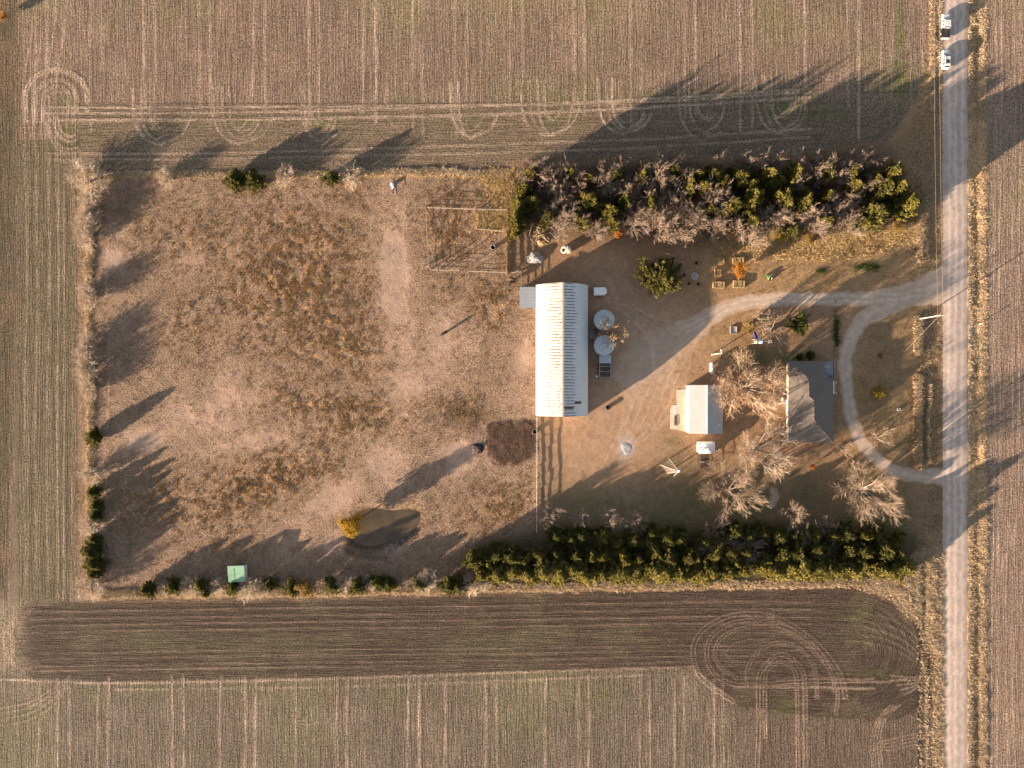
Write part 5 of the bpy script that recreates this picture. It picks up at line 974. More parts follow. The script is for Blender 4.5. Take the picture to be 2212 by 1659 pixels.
for (x, y, az, lb) in ((510, 225, -1.5, 'dark folding chair north of the fire pit'), (245, 480, 0, 'dark folding chair west of the fire pit, under the cedar edge'), (345, 665, .8, 'dark folding chair south-west of the fire pit'), (545, 675, 2.0, 'dark folding chair directly south of the fire pit')):
    p = W(*ty(x, y), .5); loc = (p.x, p.y, hz(p.x, p.y))
    if ch is None:
        ch = thing('folding_chair', lb, 'chair', loc, az, 'chairs around the fire pit'); MB().box((0, 0, .42), (.62, .66, .05)).build('seat', M_BLK2, ch); MB().box((-.34, 0, .75), (.05, .66, .65), 0, 0, 0, R(-14)).build('backrest', M_BLK2, ch)
        for sx in (-1, 1):
            for sy in (-1, 1): MB().tube((sx * .30, sy * .30, 0), (sx * .24, sy * .31, .44), .02, .02, 6).build('leg', M_STEEL, ch)
        for sy in (-1, 1): MB().box((0, sy * .34, .62), (.5, .06, .04)).build('armrest', M_BLK2, ch)
    else: dup(ch, loc, az, None, lb)
p = W(1662, 599, .5); t = thing('lawn_mower', 'small green and white lawn mower on the dry grass', 'lawn mower', (p.x, p.y, hz(p.x, p.y)), R(150))
MB().box((.55, 0, .55), (.75, .55, .42)).build('hood', M_GRNP, t, .08); MB().box((-.1, 0, .36), (1.5, .62, .18)).build('chassis', M_GRNP, t, .03); MB().box((-.12, 0, .3), (.7, 1.05, .16)).build('mower_deck', M_YELP, t, .05)
MB().box((-.38, 0, .62), (.42, .46, .12)).build('seat', M_BLK2, t, .03); MB().box((-.60, 0, .82), (.10, .46, .36)).build('backrest', M_WHITE, t, .03); MB().lathe([(.15, 0), (.17, .02), (.15, .04)], 14, (.12, 0, .88)).build('steering_wheel', M_WHITE, t)
for x, r_, w_ in ((.72, .2, .16), (-.5, .29, .24)):
    for sy in (-1, 1): MB().lathe([(.06, -w_ / 2), (r_, -w_ / 2), (r_, w_ / 2), (.06, w_ / 2), (.06, -w_ / 2)], 16, (x, sy * .44, r_), 'Y').build('wheel', M_BLACK, t)

# ------------------------------------------------------------------ garage
p0 = W(*T2(483, 1192), 3.0); t = thing('garage', 'white metal garage with cream ridged roof behind the house', 'garage', (p0.x, p0.y, 0)); gw, gl = 307 * .02767, 440 * .02767
for sgn, lb, m in ((-1, 'sunlit cream west roof slope', M_CREAM), (1, 'shaded blue-grey east roof slope', M_CREAM)):
    b = MB(); b.loft([[(0, y, 4.05), (sgn * gw / 2, y, 3.0), (sgn * gw / 2, y, 2.93), (0, y, 3.97)] for y in (-gl / 2, gl / 2)]); b.build('roof', m, t, 0, lb)
MB().box((0, 0, 4.06), (.36, gl + .04, .04)).build('ridge_cap', M_WHITE, t)
for sx in (-1, 1): MB().box((sx * (gw / 2 - .15), 0, 1.46), (.1, gl - .42, 2.92)).build('side_wall', M_WALLW, t)
for sy in (-1, 1): MB().loft([[(-gw / 2 + .2, sy * (gl / 2 - .2) + d, 0), (gw / 2 - .2, sy * (gl / 2 - .2) + d, 0), (gw / 2 - .2, sy * (gl / 2 - .2) + d, 2.95), (0, sy * (gl / 2 - .2) + d, 3.92), (-gw / 2 + .2, sy * (gl / 2 - .2) + d, 2.95)] for d in (-.05, .05)]).build('gable_wall', M_WALLW, t)
for y in (-3.2, 1.2): MB().box((-gw / 2 + .07, y, 1.25), (.06, 3.6, 2.5)).build('garage_door', M_WHITE, t)
MB().box((-gw / 2 + .07, 4.6, 1.05), (.06, 1.0, 2.1)).build('door', M_BRICK, t); MB().tube((gw / 2 - 1.0, -gl / 2 + 2.2, 3.3), (gw / 2 - 1.0, -gl / 2 + 2.2, 3.75), .10, .10, 10).build('vent_pipe', M_STEEL, t)
def slab(name, pts, m, z0, th):
    q = [W(*T2(*a)) for a in pts]; b = MB().poly([(a.x, a.y) for a in q], z0 - .25, z0 + th); o = b.build(name, m); o['kind'] = 'structure'; return o
slab('concrete_apron', ((215, 1012), (300, 1006), (312, 1400), (300, 1402), (215, 1378)), M_CONC, .05, .06); slab('pale_concrete_pad', ((160, 1180), (178, 1155), (214, 1150), (214, 1376), (158, 1374)), M_CONC2, .04, .06)
p = W(*T2(205, 1295)); t = thing('trailer_ramp', 'narrow rusty steel ramp lying on the concrete pad west of the garage', 'ramp', (p.x, p.y, .11))
for sx in (-1, 1): MB().box((sx * .31, 0, .08), (.08, 2.6, .14)).build('side_rail', M_RUST, t)
b = MB()
for k in range(11): b.box((0, -1.2 + k * .24, .07), (.56, .09, .06))
b.build('rungs', M_BROWNP, t)
p = W(*T2(492, 1546), 2.0); t = thing('small_shed', 'small white rounded-roof shed south of the garage', 'shed', (p.x, p.y, 0)); w, l = 148 * .02767, 105 * .02767; b = MB(); arc = [(math.cos(a) * l / 2, 1.55 + math.sin(a) * .75) for a in np.linspace(0, math.pi, 13)]
b.loft([[(x, y, z) for y, z in arc] + [(x, y * .97, z - .05) for y, z in arc[::-1]] for x in (-w / 2, w / 2)], 0, True, True, True); b.build('roof', M_WHITE, t); MB().box((0, .02, 2.31), (w + .02, .08, .03)).build('ridge_strip', M_STEEL, t)
b = MB()
for sx in (-1, 1): b.loft([[(sx * (w / 2 - .12) + d, -l / 2 + .05, 0), (sx * (w / 2 - .12) + d, l / 2 - .05, 0)] + [(sx * (w / 2 - .12) + d, y * .95, z - .08) for y, z in arc] for d in (-.04, .04)])
b.box((0, l / 2 - .08, .78), (w - .3, .07, 1.55)); b.box((0, -l / 2 + .08, .78), (w - .3, .07, 1.55)); b.build('wall', M_WALLW, t); MB().box((w / 2 - .06, .1, .9), (.05, .85, 1.7)).build('door', M_BRICK, t)
p = W(*T2(430, 1660), .8); e = fence('chicken_run', 'low dark-railed pen attached south of the small white shed', [T2(420, 1604), T2(420, 1735), T2(520, 1735), T2(520, 1604)], 1.2, 2, 1.8, .06, .05, rm=M_POST); e['category'] = 'pen'
p = W(*TM(1360, 330), .3); t = thing('feed_trough', 'small pale trough inside the pen south of the small shed', 'trough', (p.x, p.y, hz(p.x, p.y))); MB().box((0, 0, .15), (1.0, .32, .22)).build('trough', M_GALV, t, .03); MB().box((0, 0, .262), (.86, .2, .01)).build('feed', M_DECK, t)
p = W(*T2(594, 1560), .4); t = thing('round_tub', 'small round white tub right of the small shed', 'tub', (p.x, p.y, hz(p.x, p.y))); MB().lathe([(.30, 0), (.36, .42), (.32, .42), (.29, .1), (0, .09)], 20).build('tub', M_WHITE, t); MB().lathe([(.29, .30), (0, .301)], 20).build('water', M_GLASS, t)
p = W(*T2(537, 812), .9); t = thing('propane_tank', 'white capsule-shaped propane tank north of the garage', 'propane tank', (p.x, p.y, hz(p.x, p.y))); r_ = .49; Lh = 1.05; pr = [(r_ * math.sin(a), -Lh - r_ * math.cos(a)) for a in np.linspace(0.02, math.pi / 2, 8)] + [(r_ * math.sin(a), Lh - r_ * math.cos(a)) for a in np.linspace(math.pi / 2, math.pi - .02, 8)]
MB().lathe(pr, 26, (0, 0, .85), 'Y').build('tank', M_TANK, t); MB().lathe([(.2, 1.3), (.2, 1.44), (.12, 1.5), (0, 1.51)], 16).build('valve_dome', M_TANK, t)
for y in (-.75, .75): MB().box((0, y, .2), (.75, .16, .44)).build('foot', M_STEEL, t)

# ------------------------------------------------------------------ house
EZ = 2.75; f_ = (H - EZ) / H; PIT = .34
def hp(x, y): q = W(*T2(x, y), EZ); return (q.x, q.y)
xs = {'w': 1246, 'e1': 1575, 'e2': 1658}; ys = {'n': 748, 'm': 906, 's': 1495}; U = .02767 * f_
c0 = Vector((*hp(1452, 1120), 0)); t = thing('house', 'single-storey house with grey shingled hip roof and corner porch', 'house', c0)
def rp(x, y, hu): q = hp(x, y); return (q[0] - c0.x, q[1] - c0.y, EZ + hu * U * PIT)
h1 = (xs['e1'] - xs['w']) / 2; h2 = (xs['e2'] - xs['w']) / 2; m1 = xs['w'] + h1; m2 = xs['w'] + h2
A = rp(xs['w'], ys['n'], 0); B = rp(xs['e1'], ys['n'], 0); Cc = rp(xs['e1'], ys['m'], 0); Dd = rp(xs['e2'], ys['m'], 0); Ee = rp(xs['e2'], ys['s'], 0); F_ = rp(xs['w'], ys['s'], 0)
P1 = rp(m1, ys['n'] + h1, h1); P2 = rp(m1, ys['m'] + h1, h1); P3 = rp(m2, ys['m'] + h2, h2); P4 = rp(m2, ys['s'] - h2, h2)
b = MB(); V = [A, B, Cc, Dd, Ee, F_, P1, P2, P3, P4]; V2 = [(x, y, z - .16) for x, y, z in V]; fs = [(5, 0, 6, 7, 8, 9), (0, 1, 6), (1, 2, 7, 6), (2, 3, 8, 7), (3, 4, 9, 8), (4, 5, 9)]
fs = [f[::-1] for f in fs]; b.add(V + V2, fs + [tuple(i + 10 for i in f[::-1]) for f in fs] + [(i, (i + 1) % 6, (i + 1) % 6 + 10, i + 10) for i in range(6)]); b.build('roof', M_SHING, t)
def ins(a, d=.45): return a
wl = [rp(xs['w'] + 16, ys['n'] + 16, 0), rp(xs['e1'] - 16, ys['n'] + 16, 0), rp(xs['e1'] - 16, ys['m'] + 16, 0), rp(xs['e2'] - 16, ys['m'] + 16, 0), rp(xs['e2'] - 16, ys['s'] - 16, 0), rp(xs['w'] + 16, ys['s'] - 16, 0)]
MB().poly([(q[0], q[1]) for q in wl], 0, EZ - .14).build('wall', M_BRICK, t)
for a, bq in ((P2, P1), (P3, P4), (P2, P3), (P1, A), (P1, B), (P4, Ee), (P4, F_)): a = Vector(a); bq = Vector(bq); MB().tube(a + Vector((0, 0, .0)), bq + Vector((0, 0, .0)), .06, .06, 6).build('ridge_tiles', M_SHING, t)
for (x, y) in ((1455, 1150), (1458, 1207), (1460, 1262), (1490, 1330)):
    d = min(x - xs['w'], xs['e2'] - x) * U * PIT; q = rp(x - 8, y, 0); MB().tube((q[0], q[1], EZ + d - .3), (q[0], q[1], EZ + d + .38), .09, .09, 10).build('roof_vent', M_DARK, t)
g0 = Vector(rp(xs['w'] - 3, 1030, 0)); g1 = Vector(rp(xs['w'] - 3, ys['s'], 0)); MB().box(((g0 + g1) / 2 + Vector((-.03, 0, -.07))), (.14, (g0 - g1).length, .13)).build('gutter', M_WHITE, t)
g0 = Vector(rp(xs['e2'] + 3, 925, 0)); g1 = Vector(rp(xs['e2'] + 3, 1050, 0)); MB().box(((g0 + g1) / 2 + Vector((.02, 0, -.07))), (.12, (g0 - g1).length, .12)).build('gutter', M_WHITE, t)
for y in (850, 1130, 1330): q = rp(xs['w'] + 16, y, 0); MB().box((q[0] - .02, q[1], 1.5), (.06, 1.3, 1.1)).build('window', M_GLASS, t)
for y in (1150, 1260, 1400): q = rp(xs['e2'] - 16, y, 0); MB().box((q[0] + .02, q[1], 1.5), (.06, 1.3, 1.1)).build('window', M_GLASS, t)
q = rp(xs['e2'] - 16, 992, 0); MB().box((q[0] + .02, q[1], 1.25), (.07, .95, 2.05)).build('front_door', M_RED, t)
def lp(x, y): q = W(*T2(x, y), 1.0); return Vector((q.x - c0.x, q.y - c0.y, 0))
q0 = lp(1562, 750); q1 = lp(1668, 932); ctr = (q0 + q1) / 2; sx = abs(q1.x - q0.x); sy = abs(q1.y - q0.y)
MB().box((ctr.x, ctr.y, .22), (sx, sy, .36)).build('porch_deck', M_STEEL, t)
b = MB()
for zz in (.75, 1.25): b.box((ctr.x + sx / 2 - .06, ctr.y, zz), (.07, sy, .07)); b.box((ctr.x, ctr.y + sy / 2 - .06, zz), (sx - .2, .07, .07))
for k in range(18): b.box((ctr.x + sx / 2 - .06, ctr.y - sy / 2 + sy * (k + .5) / 18, .85), (.04, .04, .85))
for k in range(9): b.box((ctr.x - sx / 2 + (sx - .2) * (k + .5) / 9, ctr.y + sy / 2 - .06, .85), (.04, .04, .85))
b.build('porch_railing', M_POST, t)
b = MB(); b.box((ctr.x + sx / 2 - .06, ctr.y, 1.32), (.10, sy, .05)); b.box((ctr.x - .02, ctr.y + sy / 2 - .06, 1.32), (sx - .14, .10, .05)); b.build('railing_cap', M_PIPE, t)
st = lp(1678, 992)
for k in range(3): MB().box((st.x - .45 + .32 * k, st.y, .27 - .09 * k), (.34, 2.4, .5 - .17 * k)).build('step', M_CONC, t)
for y in (945, 1041):
    q = lp(1672, y); MB().box((q[0] + .12, q[1], .88), (1.1, .13, .09), 0, 0, 0, R(10)).build('handrail', M_WHITE, t); MB().box((q[0] + .62, q[1], .42), (.09, .09, .84)).build('handrail_post', M_WHITE, t)
def chair(label, loc, rz, m, n, wide=.62):
    e = thing(n, label, 'chair', loc, rz); MB().box((0, 0, .40), (.6, wide, .08)).build('seat', m, e, .02); MB().box((-.32, 0, .72), (.08, wide, .6), 0, 0, 0, R(-12)).build('backrest', m, e, .02)
    for sx_ in (-1, 1):
        for sy_ in (-1, 1): MB().box((sx_ * .25, sy_ * (wide / 2 - .06), .18), (.06, .06, .37)).build('leg', m, e)
    for sy_ in (-1, 1): MB().box((0, sy_ * (wide / 2 - .02), .60), (.5, .05, .05)).build('armrest', m, e)
def pw_(x, y): q = W(*T2(x, y), .9); return (q.x, q.y, .40)
chair('pale cushioned bench on the corner porch of the house', pw_(1602, 798), R(-90), pm('pale_cushion', (0.46, 0.45, 0.45), .8), 'porch_bench', 1.35); chair('blue-grey chair turned at the south end of the porch', pw_(1632, 886), R(140), pm('blue_grey_fabric', (0.16, 0.19, 0.26), .8), 'porch_chair')
p = pw_(1604, 850); e = thing('porch_table', 'small grey table between the porch bench and chair', 'table', p); MB().box((0, 0, .45), (.55, .55, .05)).build('tabletop', M_STEEL, e)
for sx in (-1, 1):
    for sy in (-1, 1): MB().box((sx * .22, sy * .22, .21), (.05, .05, .43)).build('leg', M_STEEL, e)
q0 = W(*T2(1120, 848)); q1 = W(*T2(1236, 998)); e = thing('wooden_deck', 'brown wooden deck on the west side of the house', 'deck', ((q0.x + q1.x) / 2, (q0.y + q1.y) / 2, 0)); w = q1.x - q0.x; l = q0.y - q1.y; b = MB()
for k in range(22): b.box((0, -l / 2 + l * (k + .5) / 22, .42), (w, l / 22 - .02, .05))
b.build('boards', M_DECK, e); MB().box((0, 0, .2), (w - .1, l - .1, .38)).build('frame', M_POST, e); MB().box((-w / 2 - .25, -l / 4, .13), (.5, 1.4, .22)).build('step', M_DECK, e)
p = W(*T2(1205, 1098), .7); e = thing('air_conditioner', 'square grey air conditioner on the west wall of the house', 'air conditioner', (p.x, p.y, hz(p.x, p.y))); MB().box((0, 0, .4), (.85, .85, .8)).build('casing', M_GALV, e, .03); MB().lathe([(.33, .805), (.33, .83), (.27, .83), (.27, .805)], 20).build('fan_guard', M_POST, e); MB().lathe([(.26, .806), (0, .808)], 20).build('fan', M_DARK, e)
p = W(*T2(1217, 1048), .7); e = thing('patio_grill', 'small tan grill beside the west wall of the house', 'grill', (p.x, p.y, hz(p.x, p.y))); MB().box((0, 0, .7), (.8, .5, .3)).build('firebox', M_BRICK, e, .05); MB().box((0, 0, .90), (.8, .46, .14)).build('lid', M_BRICK, e, .05)
for sx in (-1, 1): MB().box((sx * .33, 0, .28), (.05, .42, .56)).build('leg', M_POST, e)

# ------------------------------------------------------------------ playset, sandbox, poles, tower
p = W(*TPL(680, 960), 1.4); t = thing('playset', 'wooden playset with a blue slide and white-blue roof by the bare tree', 'playset', (p.x, p.y, hz(p.x, p.y)), R(0)); q = .085 / 9.2167
for sx in (-1.05, .75):
    for sy in (-.5, .5): MB().box((sx, sy, 1.1), (.1, .1, 2.2)).build('post', M_WOOD, t)
MB().box((-.15, 0, 1.25), (1.9, 1.1, .08)).build('platform', M_WOOD, t); b = MB(); b.loft([[(-.05, -.62, 2.1), (-.05, 0, 2.62), (-.05, .62, 2.1), (-.05, .60, 2.05), (-.05, 0, 2.55), (-.05, -.60, 2.05)], [(.85, -.62, 2.1), (.85, 0, 2.62), (.85, .62, 2.1), (.85, .60, 2.05), (.85, 0, 2.55), (.85, -.60, 2.05)]]); b.build('roof', M_LBLUE, t, 0, 'pale blue roof'); b = MB(); b.loft([[(-1.15, -.6, 2.1), (-1.15, 0, 2.6), (-1.15, .6, 2.1), (-1.15, 0, 2.5)], [(-.62, -.6, 2.1), (-.62, 0, 2.6), (-.62, .6, 2.1), (-.62, 0, 2.5)]]); b.build('canopy', M_WHITE, t); MB().box((-.34, 0, 2.2), (.5, .9, .12)).build('panel', M_YELP, t, .03)
b = MB(); n = 9
for (x0, w0) in ((-.15, .62),):
    secs = []
    for i in range(n): u = i / (n - 1); y = .5 + 2.0 * u; z = 1.25 - 1.05 * (u ** .8); xx = x0 - .35 * u; secs.append([(xx - w0 / 2, y, z + .22), (xx - w0 / 2 + .06, y, z), (xx + w0 / 2 - .06, y, z), (xx + w0 / 2, y, z + .22), (xx + w0 / 2, y, z - .06), (xx - w0 / 2, y, z - .06)])
    b.loft(secs)
b.build('slide', M_BLUE, t); b = MB(); b.loft([[(.12, .5, 1.3), (.9, .45, 1.3), (.9, .45, 1.22), (.12, .5, 1.22)], [(.1, 1.1, .7), (.75, .6, .6), (.75, .6, .5), (.1, 1.1, .6)]]); b.build('side_slide', M_BLUE, t)
MB().tube((.8, 0, 2.15), (2.7, 0, 2.15), .06, .06, 8).build('swing_beam', M_PIPE, t)
for sy in (-1, 1): MB().tube((2.7, 0, 2.18), (2.8, sy * .95, 0), .05, .05, 8).build('swing_leg', M_PIPE, t)
for x in (1.4, 2.1):
    sw = MB().box((x, 0, .5), (.45, .18, .04)).build('swing', M_BLUE, t); b = MB()
    for sx in (-.2, .2): b.tube((x + sx, 0, .5), (x + sx, 0, 2.12), .012, .012, 4)
    b.build('chain', M_STEEL, sw)
p = W(*TPL(1020, 955), .5); chair('white plastic lawn chair right of the playset swing frame', (p.x, p.y, hz(p.x, p.y)), R(100), M_WHITE, 'lawn_chair')
p = W(*T2(740, 462), .2); t = thing('sandbox', 'rectangular wooden sandbox frame on the lawn west of the playset', 'sandbox', (p.x, p.y, hz(p.x, p.y))); w, l = 62 * .02767, 70 * .02767
for sx in (-1, 1): MB().box((sx * (w / 2 - .07), 0, .16), (.14, l, .34)).build('side_board', M_WOODP, t)
for sy in (-1, 1): MB().box((0, sy * (l / 2 - .07), .155), (w - .28, .14, .33)).build('end_board', M_WOODP, t)
MB().box((0, 0, .09), (w - .29, l - .29, .16)).build('sand', M_ASH, t)
def wire(name, label, pts, r=.02, m=M_PIPE, sag=.4):
    b = MB(); P = []
    for a, c in zip(pts[:-1], pts[1:]):
        a = Vector(a); c = Vector(c)
        for i in range(9): u = i / 8; P.append(a.lerp(c, u) - Vector((0, 0, sag * 4 * u * (1 - u))))
    b.path(P, r, 5); return tag(b.build(name, m), label, 'wire')
pt = W(*T4(945, 418), 9.2); t = thing('utility_pole', 'tall pale utility pole on the roadside verge by the driveway mouth', 'utility pole', (pt.x, pt.y, hz(pt.x, pt.y))); M_POLE = pm('pale_pole_wood', (0.46, 0.40, 0.335), .85, 0, .2, 2)
MB().tube((0, 0, -.2), (0, 0, 9.2), .16, .11, 10).build('pole', M_POLE, t); MB().box((0, 0, 8.9), (1.5, .1, .12)).build('crossarm', M_POLE, t)
for x in (-.65, 0, .65): MB().lathe([(.03, 8.96), (.07, 9.0), (.05, 9.1), (.07, 9.16), (0, 9.2)], 10, (x, 0.09 if x == 0 else 0, .12 if x == 0 else 0)).build('insulator', M_WHITE, t)
MB().tube((0, -.15, 8.5), (-3.0, -7.8, 0), .02, .02, 5).build('guy_wire', M_PIPE, t); MB().lathe([(.2, 7.6), (.2, 8.3), (0, 8.36)], 14, (-.33, 0, 0)).build('transformer', M_STEEL, t)
wire('power_line', 'western of the two power lines beside the gravel road', [(pt.x - .65, pt.y, 9.2), (pt.x - 1.6, pt.y + 82, 9.3)], .014); wire('power_line', 'eastern of the two power lines beside the gravel road', [(pt.x + .65, pt.y, 9.2), (pt.x - .3, pt.y + 82, 9.3)], .014)
pt2 = W(*T2(632, 674), 8.6); t = thing('yard_pole', 'pole with a short crossarm standing north of the propane tank', 'utility pole', (pt2.x, pt2.y, hz(pt2.x, pt2.y))); MB().tube((0, 0, -.2), (0, 0, 8.6), .14, .10, 10).build('pole', M_POLE, t); MB().box((-.7, -.05, 8.1), (1.9, .12, .14), R(3)).build('crossarm', M_WHITE, t)
MB().box((-.05, .42, 8.35), (.14, .75, .1)).build('lamp_arm', M_WHITE, t); MB().lathe([(.05, 8.36), (.20, 8.26), (.22, 8.12), (.14, 8.02), (0, 8.0)], 14, (-.05, .82, 0)).build('lamp', M_GALV, t)
gp = W(*T2(515, 985), 3.4); wire('service_wire', 'thin dark cable from the yard pole to the garage roof', [(pt2.x, pt2.y, 8.2), (gp.x, gp.y, 3.5)], .03, M_POST, .3)
base = W(*TM(360, 450)); topc = W(*TM(700, 590), 11.6); t = thing('windmill_tower', 'pale steel lattice windmill tower standing on the south lawn', 'windmill tower', (topc.x, topc.y, hz(topc.x, topc.y)), R(38)); HT = 11.2; s0 = 1.25
def leg(i, z): a = math.pi / 4 + i * math.pi / 2; r_ = (s0 * (1 - z / HT) + .12) * 1.414; return Vector((r_ * math.cos(a), r_ * math.sin(a), z))
for i in range(4): MB().tube(leg(i, -.1), leg(i, HT), .085, .07, 6).build('leg', M_PIPE, t)
b = MB(); lv = [0, 1.9, 3.6, 5.2, 6.7, 8.1, 9.4, 10.5]
for z0, z1 in zip(lv[:-1], lv[1:]):
    for i in range(4): j = (i + 1) % 4; b.tube(leg(i, z1), leg(j, z1), .035, .035, 5); b.tube(leg(i, z0), leg(j, z1), .022, .022, 4); b.tube(leg(j, z0), leg(i, z1), .022, .022, 4)
b.build('bracing', M_PIPE, t); MB().box((0, 0, 10.4), (.95, .95, .06)).build('platform', M_PIPE, t)
MB().tube((0, 0, HT - .1), (0, 0, HT + .3), .12, .12, 10).build('mast', M_GALV, t); MB().lathe([(0, -.35), (.22, -.33), (.26, .1), (.18, .38), (0, .40)], 14, (.1, 0, HT + .42), 'X').build('gearbox', M_WHITE, t); MB().box((-.95, -.1, HT + .35), (1.3, .06, .5), .12).build('tail_vane', M_WHITE, t)
p = W(*T4(1230, 472), 1.4); t = thing('marker_post', 'white marker post with a green top on the far side of the road', 'post', (p.x, p.y, hz(p.x, p.y))); MB().box((0, 0, .75), (.16, .12, 1.5)).build('post', M_WHITE, t); MB().box((0, 0, 1.53), (.6, .1, .12)).build('cap', M_GRNP, t)
p = W(*T4(665, 1050), .2); t = thing('concrete_ring', 'small round concrete well ring on the front lawn', 'well ring', (p.x, p.y, hz(p.x, p.y))); MB().lathe([(.42, 0), (.42, .35), (.28, .35), (.28, .1), (0, .1)], 24).build('ring', M_STONE, t); MB().lathe([(.28, .25), (0, .26)], 20).build('cover', M_ASH, t)

# ------------------------------------------------------------------ vehicles
def wheel_(t, x, y, r=.38, w=.26):
    o = MB().lathe([(r * .55, -w / 2), (r * .92, -w / 2), (r, -w * .3), (r, w * .3), (r * .92, w / 2), (r * .55, w / 2), (r * .55, -w / 2)], 22, (x, y, r), 'X').build('wheel', M_BLACK, t); MB().lathe([(r * .55, -w * .42), (r * .2, -w * .46), (r * .2, w * .46), (r * .55, w * .42)], 16, (x, y, r), 'X').build('rim', M_GALV, o)
def sec(y, w, z0, z1, r=.12): return [(-w + r * .5, y, z0), (w - r * .5, y, z0), (w, y, z0 + .25), (w, y, z1 - r), (w - r, y, z1), (-w + r, y, z1), (-w, y, z1 - r), (-w, y, z0 + .25)]
def cab(b, y0, y1, wr, wb, zb, zr, f, r): 
    # y0 rear bottom, y1 front bottom; f, r: how far the roof is set back at front and rear
    b.loft([[(-wb, y0, zb), (wb, y0, zb), (wb, y1, zb), (-wb, y1, zb)], [(-wr, y0 + r, zr - .06), (wr, y0 + r, zr - .06), (wr, y1 - f, zr - .06), (-wr, y1 - f, zr - .06)], [(-wr + .1, y0 + r + .08, zr), (wr - .1, y0 + r + .08, zr), (wr - .1, y1 - f - .08, zr), (-wr + .1, y1 - f - .08, zr)]])
def pane(name, t, quad, off, m=M_GLASS):
    q = [Vector(a) for a in quad]; n = (q[1] - q[0]).cross(q[2] - q[0]).normalized(); n = n if n.dot(Vector(off)) > 0 else -n; b = MB(); b.loft([[a + n * .004 for a in q], [a + n * .018 for a in q]]); b.build(name, m, t)
p = W(*TV(488, 470), 1.1); t = thing('pickup_truck', 'white crew-cab pickup truck with an open brown bed parked on the road edge', 'pickup truck', (p.x, p.y, hz(p.x, p.y)), R(-1)); z_ = .0
b = MB(); b.loft([sec(-.55, .98, .42, 1.12), sec(1.6, .98, .42, 1.14), sec(2.75, .97, .42, 1.10), sec(3.0, .88, .45, 1.0)]); b.build('body', M_CARW, t, .02)
b = MB(); cab(b, -.55, 1.75, .78, .95, 1.12, 1.88, .62, .12); b.build('cab', M_CARW, t)
pane('windshield', t, [(-.86, 1.68, 1.19), (.86, 1.68, 1.19), (.74, 1.21, 1.77), (-.74, 1.21, 1.77)], (0, 1, .5)); pane('rear_window', t, [(-.75, -.53, 1.25), (.75, -.53, 1.25), (.68, -.45, 1.74), (-.68, -.45, 1.74)], (0, -1, 0))
for sx in (-1, 1):
    for (a, c) in ((-.35, .42), (.52, 1.28)): pane('side_window', t, [(sx * .925, a, 1.22), (sx * .925, c + .12 * (c > 1), 1.22), (sx * .80, c - .18 * (c > 1), 1.75), (sx * .80, a + .05, 1.75)], (sx, 0, .3))
MB().box((0, -1.85, .72), (1.5, 2.5, .08)).build('bed_floor', pm('brown_bed_load', (0.20, 0.145, 0.105), .9, 0, .3, 2), t)
for sx in (-1, 1): MB().box((sx * .90, -1.85, .84), (.16, 2.56, .62)).build('bed_side', M_BLK2, t, .03)
MB().box((0, -3.1, .84), (1.96, .08, .6)).build('tailgate', M_CARW, t, .02); MB().box((0, -3.24, .55), (1.9, .16, .2)).build('bumper', M_GALV, t, .04); MB().box((0, 3.06, .55), (1.8, .14, .25)).build('bumper', M_GALV, t, .04); MB().box((0, -.66, 1.3), (1.7, .08, .9)).build('headache_rack', M_STEEL, t)
for sx in (-1, 1): MB().box((sx * .70, 2.98, .85), (.34, .06, .18)).build('headlight', M_GALV, t); MB().box((sx * .88, -3.12, .95), (.12, .06, .3)).build('tail_light', M_RED, t); MB().box((sx * 1.10, 1.35, 1.22), (.22, .10, .18)).build('mirror', M_CARW, t); wheel_(t, sx * .86, 2.0); wheel_(t, sx * .86, -1.85)
p = W(*TV(492, 1295), 1.1); t = thing('suv', 'white SUV with its driver door open, parked behind the pickup truck', 'SUV', (p.x, p.y, hz(p.x, p.y)), R(-1))
b = MB(); b.loft([sec(-2.4, .86, .42, 1.0), sec(-2.2, .93, .38, 1.08), sec(.95, .94, .38, 1.08), sec(2.1, .92, .40, 1.0), sec(2.4, .80, .45, .85)]); b.build('body', M_CARW, t, .02)
b = MB(); cab(b, -2.25, 1.15, .70, .90, 1.07, 1.74, .72, .35); b.build('cabin', M_CARW, t)
pane('windshield', t, [(-.82, 1.09, 1.13), (.82, 1.09, 1.13), (.66, .54, 1.64), (-.66, .54, 1.64)], (0, 1, .5)); pane('rear_window', t, [(-.78, -2.21, 1.17), (.78, -2.21, 1.17), (.64, -1.96, 1.62), (-.64, -1.96, 1.62)], (0, -1, .4))
for sx in (-1, 1):
    for (a, c) in ((-1.85, -.95), (-.85, -.05), (.05, .72)): pane('side_window', t, [(sx * .875, a, 1.16), (sx * .875, c, 1.16), (sx * .725, c - (.22 if c > .5 else .02), 1.64), (sx * .725, a + (.2 if a < -1.5 else .02), 1.64)], (sx, 0, .3))
    MB().box((sx * .55, -.75, 1.79), (.05, 2.0, .04)).build('roof_rail', M_STEEL, t); MB().box((sx * .66, 2.36, .78), (.3, .06, .16)).build('headlight', M_GALV, t); MB().box((sx * .82, -2.38, .95), (.14, .06, .3)).build('tail_light', M_RED, t); wheel_(t, sx * .80, 1.5, .36, .24); wheel_(t, sx * .80, -1.5, .36, .24)
MB().box((0, -.95, 1.755), (.95, .9, .02)).build('sunroof', M_GLASS, t); MB().box((0, -2.46, .52), (1.7, .12, .22)).build('bumper', M_CARW, t, .04); MB().box((1.03, .85, 1.12), (.2, .1, .15)).build('mirror', M_CARW, t)
dr = MB().box((-.50, .10, .78), (1.0, .09, .72)).build('front_door', M_CARW, t, .02); dr.location = (-.94, .80, 0); dr.rotation_euler.z = R(22); b = MB(); b.box((-.5, .10, 1.36), (.9, .05, .44)); b.build('door_window', M_GLASS, dr)
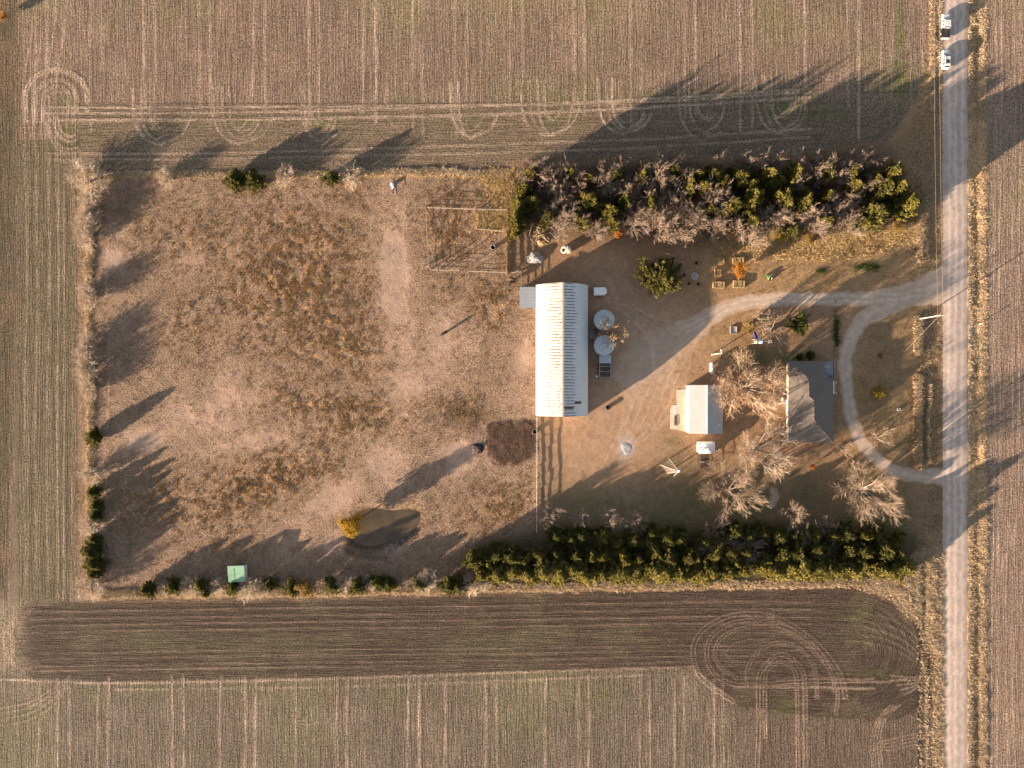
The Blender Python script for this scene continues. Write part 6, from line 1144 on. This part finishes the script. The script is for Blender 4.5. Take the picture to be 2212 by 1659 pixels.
dr2 = MB().box((-.22, 0, .75), (.5, .07, .66)).build('rear_door', M_CARW, t, .02); dr2.location = (-.94, -1.5, 0); dr2.rotation_euler.z = R(8)

# ------------------------------------------------------------------ cattle
def skinned(name, verts, edges, radii, m, parent, root=0):
    me = bpy.data.meshes.new(name); me.from_pydata(verts, edges, []); o = bpy.data.objects.new(name, me); COL.objects.link(o)
    md = o.modifiers.new('skin', 'SKIN'); sv = me.skin_vertices[0].data
    for i, r_ in enumerate(radii): sv[i].radius = r_ if isinstance(r_, tuple) else (r_, r_)
    sv[root].use_root = True; sub = o.modifiers.new('sub', 'SUBSURF'); sub.levels = sub.render_levels = 2
    dg = bpy.context.evaluated_depsgraph_get(); m2 = bpy.data.meshes.new_from_object(o.evaluated_get(dg)); bpy.data.objects.remove(o); bpy.data.meshes.remove(me)
    m2.name = name; m2.materials.clear(); m2.materials.append(m); m2.polygons.foreach_set('use_smooth', [True] * len(m2.polygons)); o = bpy.data.objects.new(name, m2); COL.objects.link(o); o.parent = parent; return o
def cow(label, loc, rz, m, head=(1.35, 0, .42), sc=1.0):
    t = thing('cow', label, 'cow', loc, rz); t.scale = (sc, sc, sc)
    v = [(-.85, 0, 1.12), (-.3, 0, 1.06), (.25, 0, 1.02), (.7, 0, 1.10)]; r_ = [(.26, .28), (.34, .36), (.36, .38), (.29, .34)]; e = [(0, 1), (1, 2), (2, 3)]
    hx, hy, hz_ = head; v += [(1.02, hy * .4, 1.1 + (hz_ - 1.1) * .35), (hx - .18, hy * .8, hz_ + .16), (hx, hy, hz_), (hx + .16, hy, hz_ - .20)]; r_ += [.20, .155, .14, .095]; e += [(3, 4), (4, 5), (5, 6), (6, 7)]
    for x, b_, fr in ((-.85, 0, False), (.62, 3, True)):
        for sy in (-1, 1):
            k = len(v); v += [(x + (0 if fr else .08), sy * .20, .82), (x + (.02 if fr else -.10), sy * .20, .46), (x, sy * .20, .10), (x + .06, sy * .20, .02)]; r_ += [.14, .085, .06, .07]; e += [(b_, k), (k, k + 1), (k + 1, k + 2), (k + 2, k + 3)]
    skinned('body', v, e, r_, m, t, 1)
    for sy in (-1, 1): MB().loft([[(hx - .16, hy + sy * .10, hz_ + .20), (hx - .10, hy + sy * .10, hz_ + .18), (hx - .13, hy + sy * .10, hz_ + .13)], [(hx - .18, hy + sy * .30, hz_ + .17), (hx - .14, hy + sy * .30, hz_ + .16), (hx - .16, hy + sy * .30, hz_ + .13)]]).build('ear', m, t)
    MB().path([(-1.08, 0, 1.2), (-1.2, .02, .95), (-1.18, .04, .5)], .03, 6).build('tail', m, t)
p = W(*[a for a in (((1280 + 570 / 11.06) / D), ((900 + 1100 / 11.06) / D))], .9); cow('black cow grazing alone in the middle of the pasture', (p.x, p.y, hz(p.x, p.y)), math.pi + SHADOW_AZ, M_COW)
p = W(*TG(565, 1292), .9); cow('black cow nearest the corral gate post, facing the barn', (p.x, p.y, hz(p.x, p.y)), R(-20), M_COW, (1.3, .1, 1.0), .95); p = W(*TG(540, 1378), .9); cow('dark brown cow just south of the black cow at the corral', (p.x, p.y, hz(p.x, p.y)), R(13), M_COWB, (1.3, -.1, .95), .95)
p = W(*TW(1523, 512), .5); cow('tiny black calf standing in the pasture above the green shed', (p.x, p.y, hz(p.x, p.y)), R(80), M_COW, (1.2, .1, 1.15), .5)
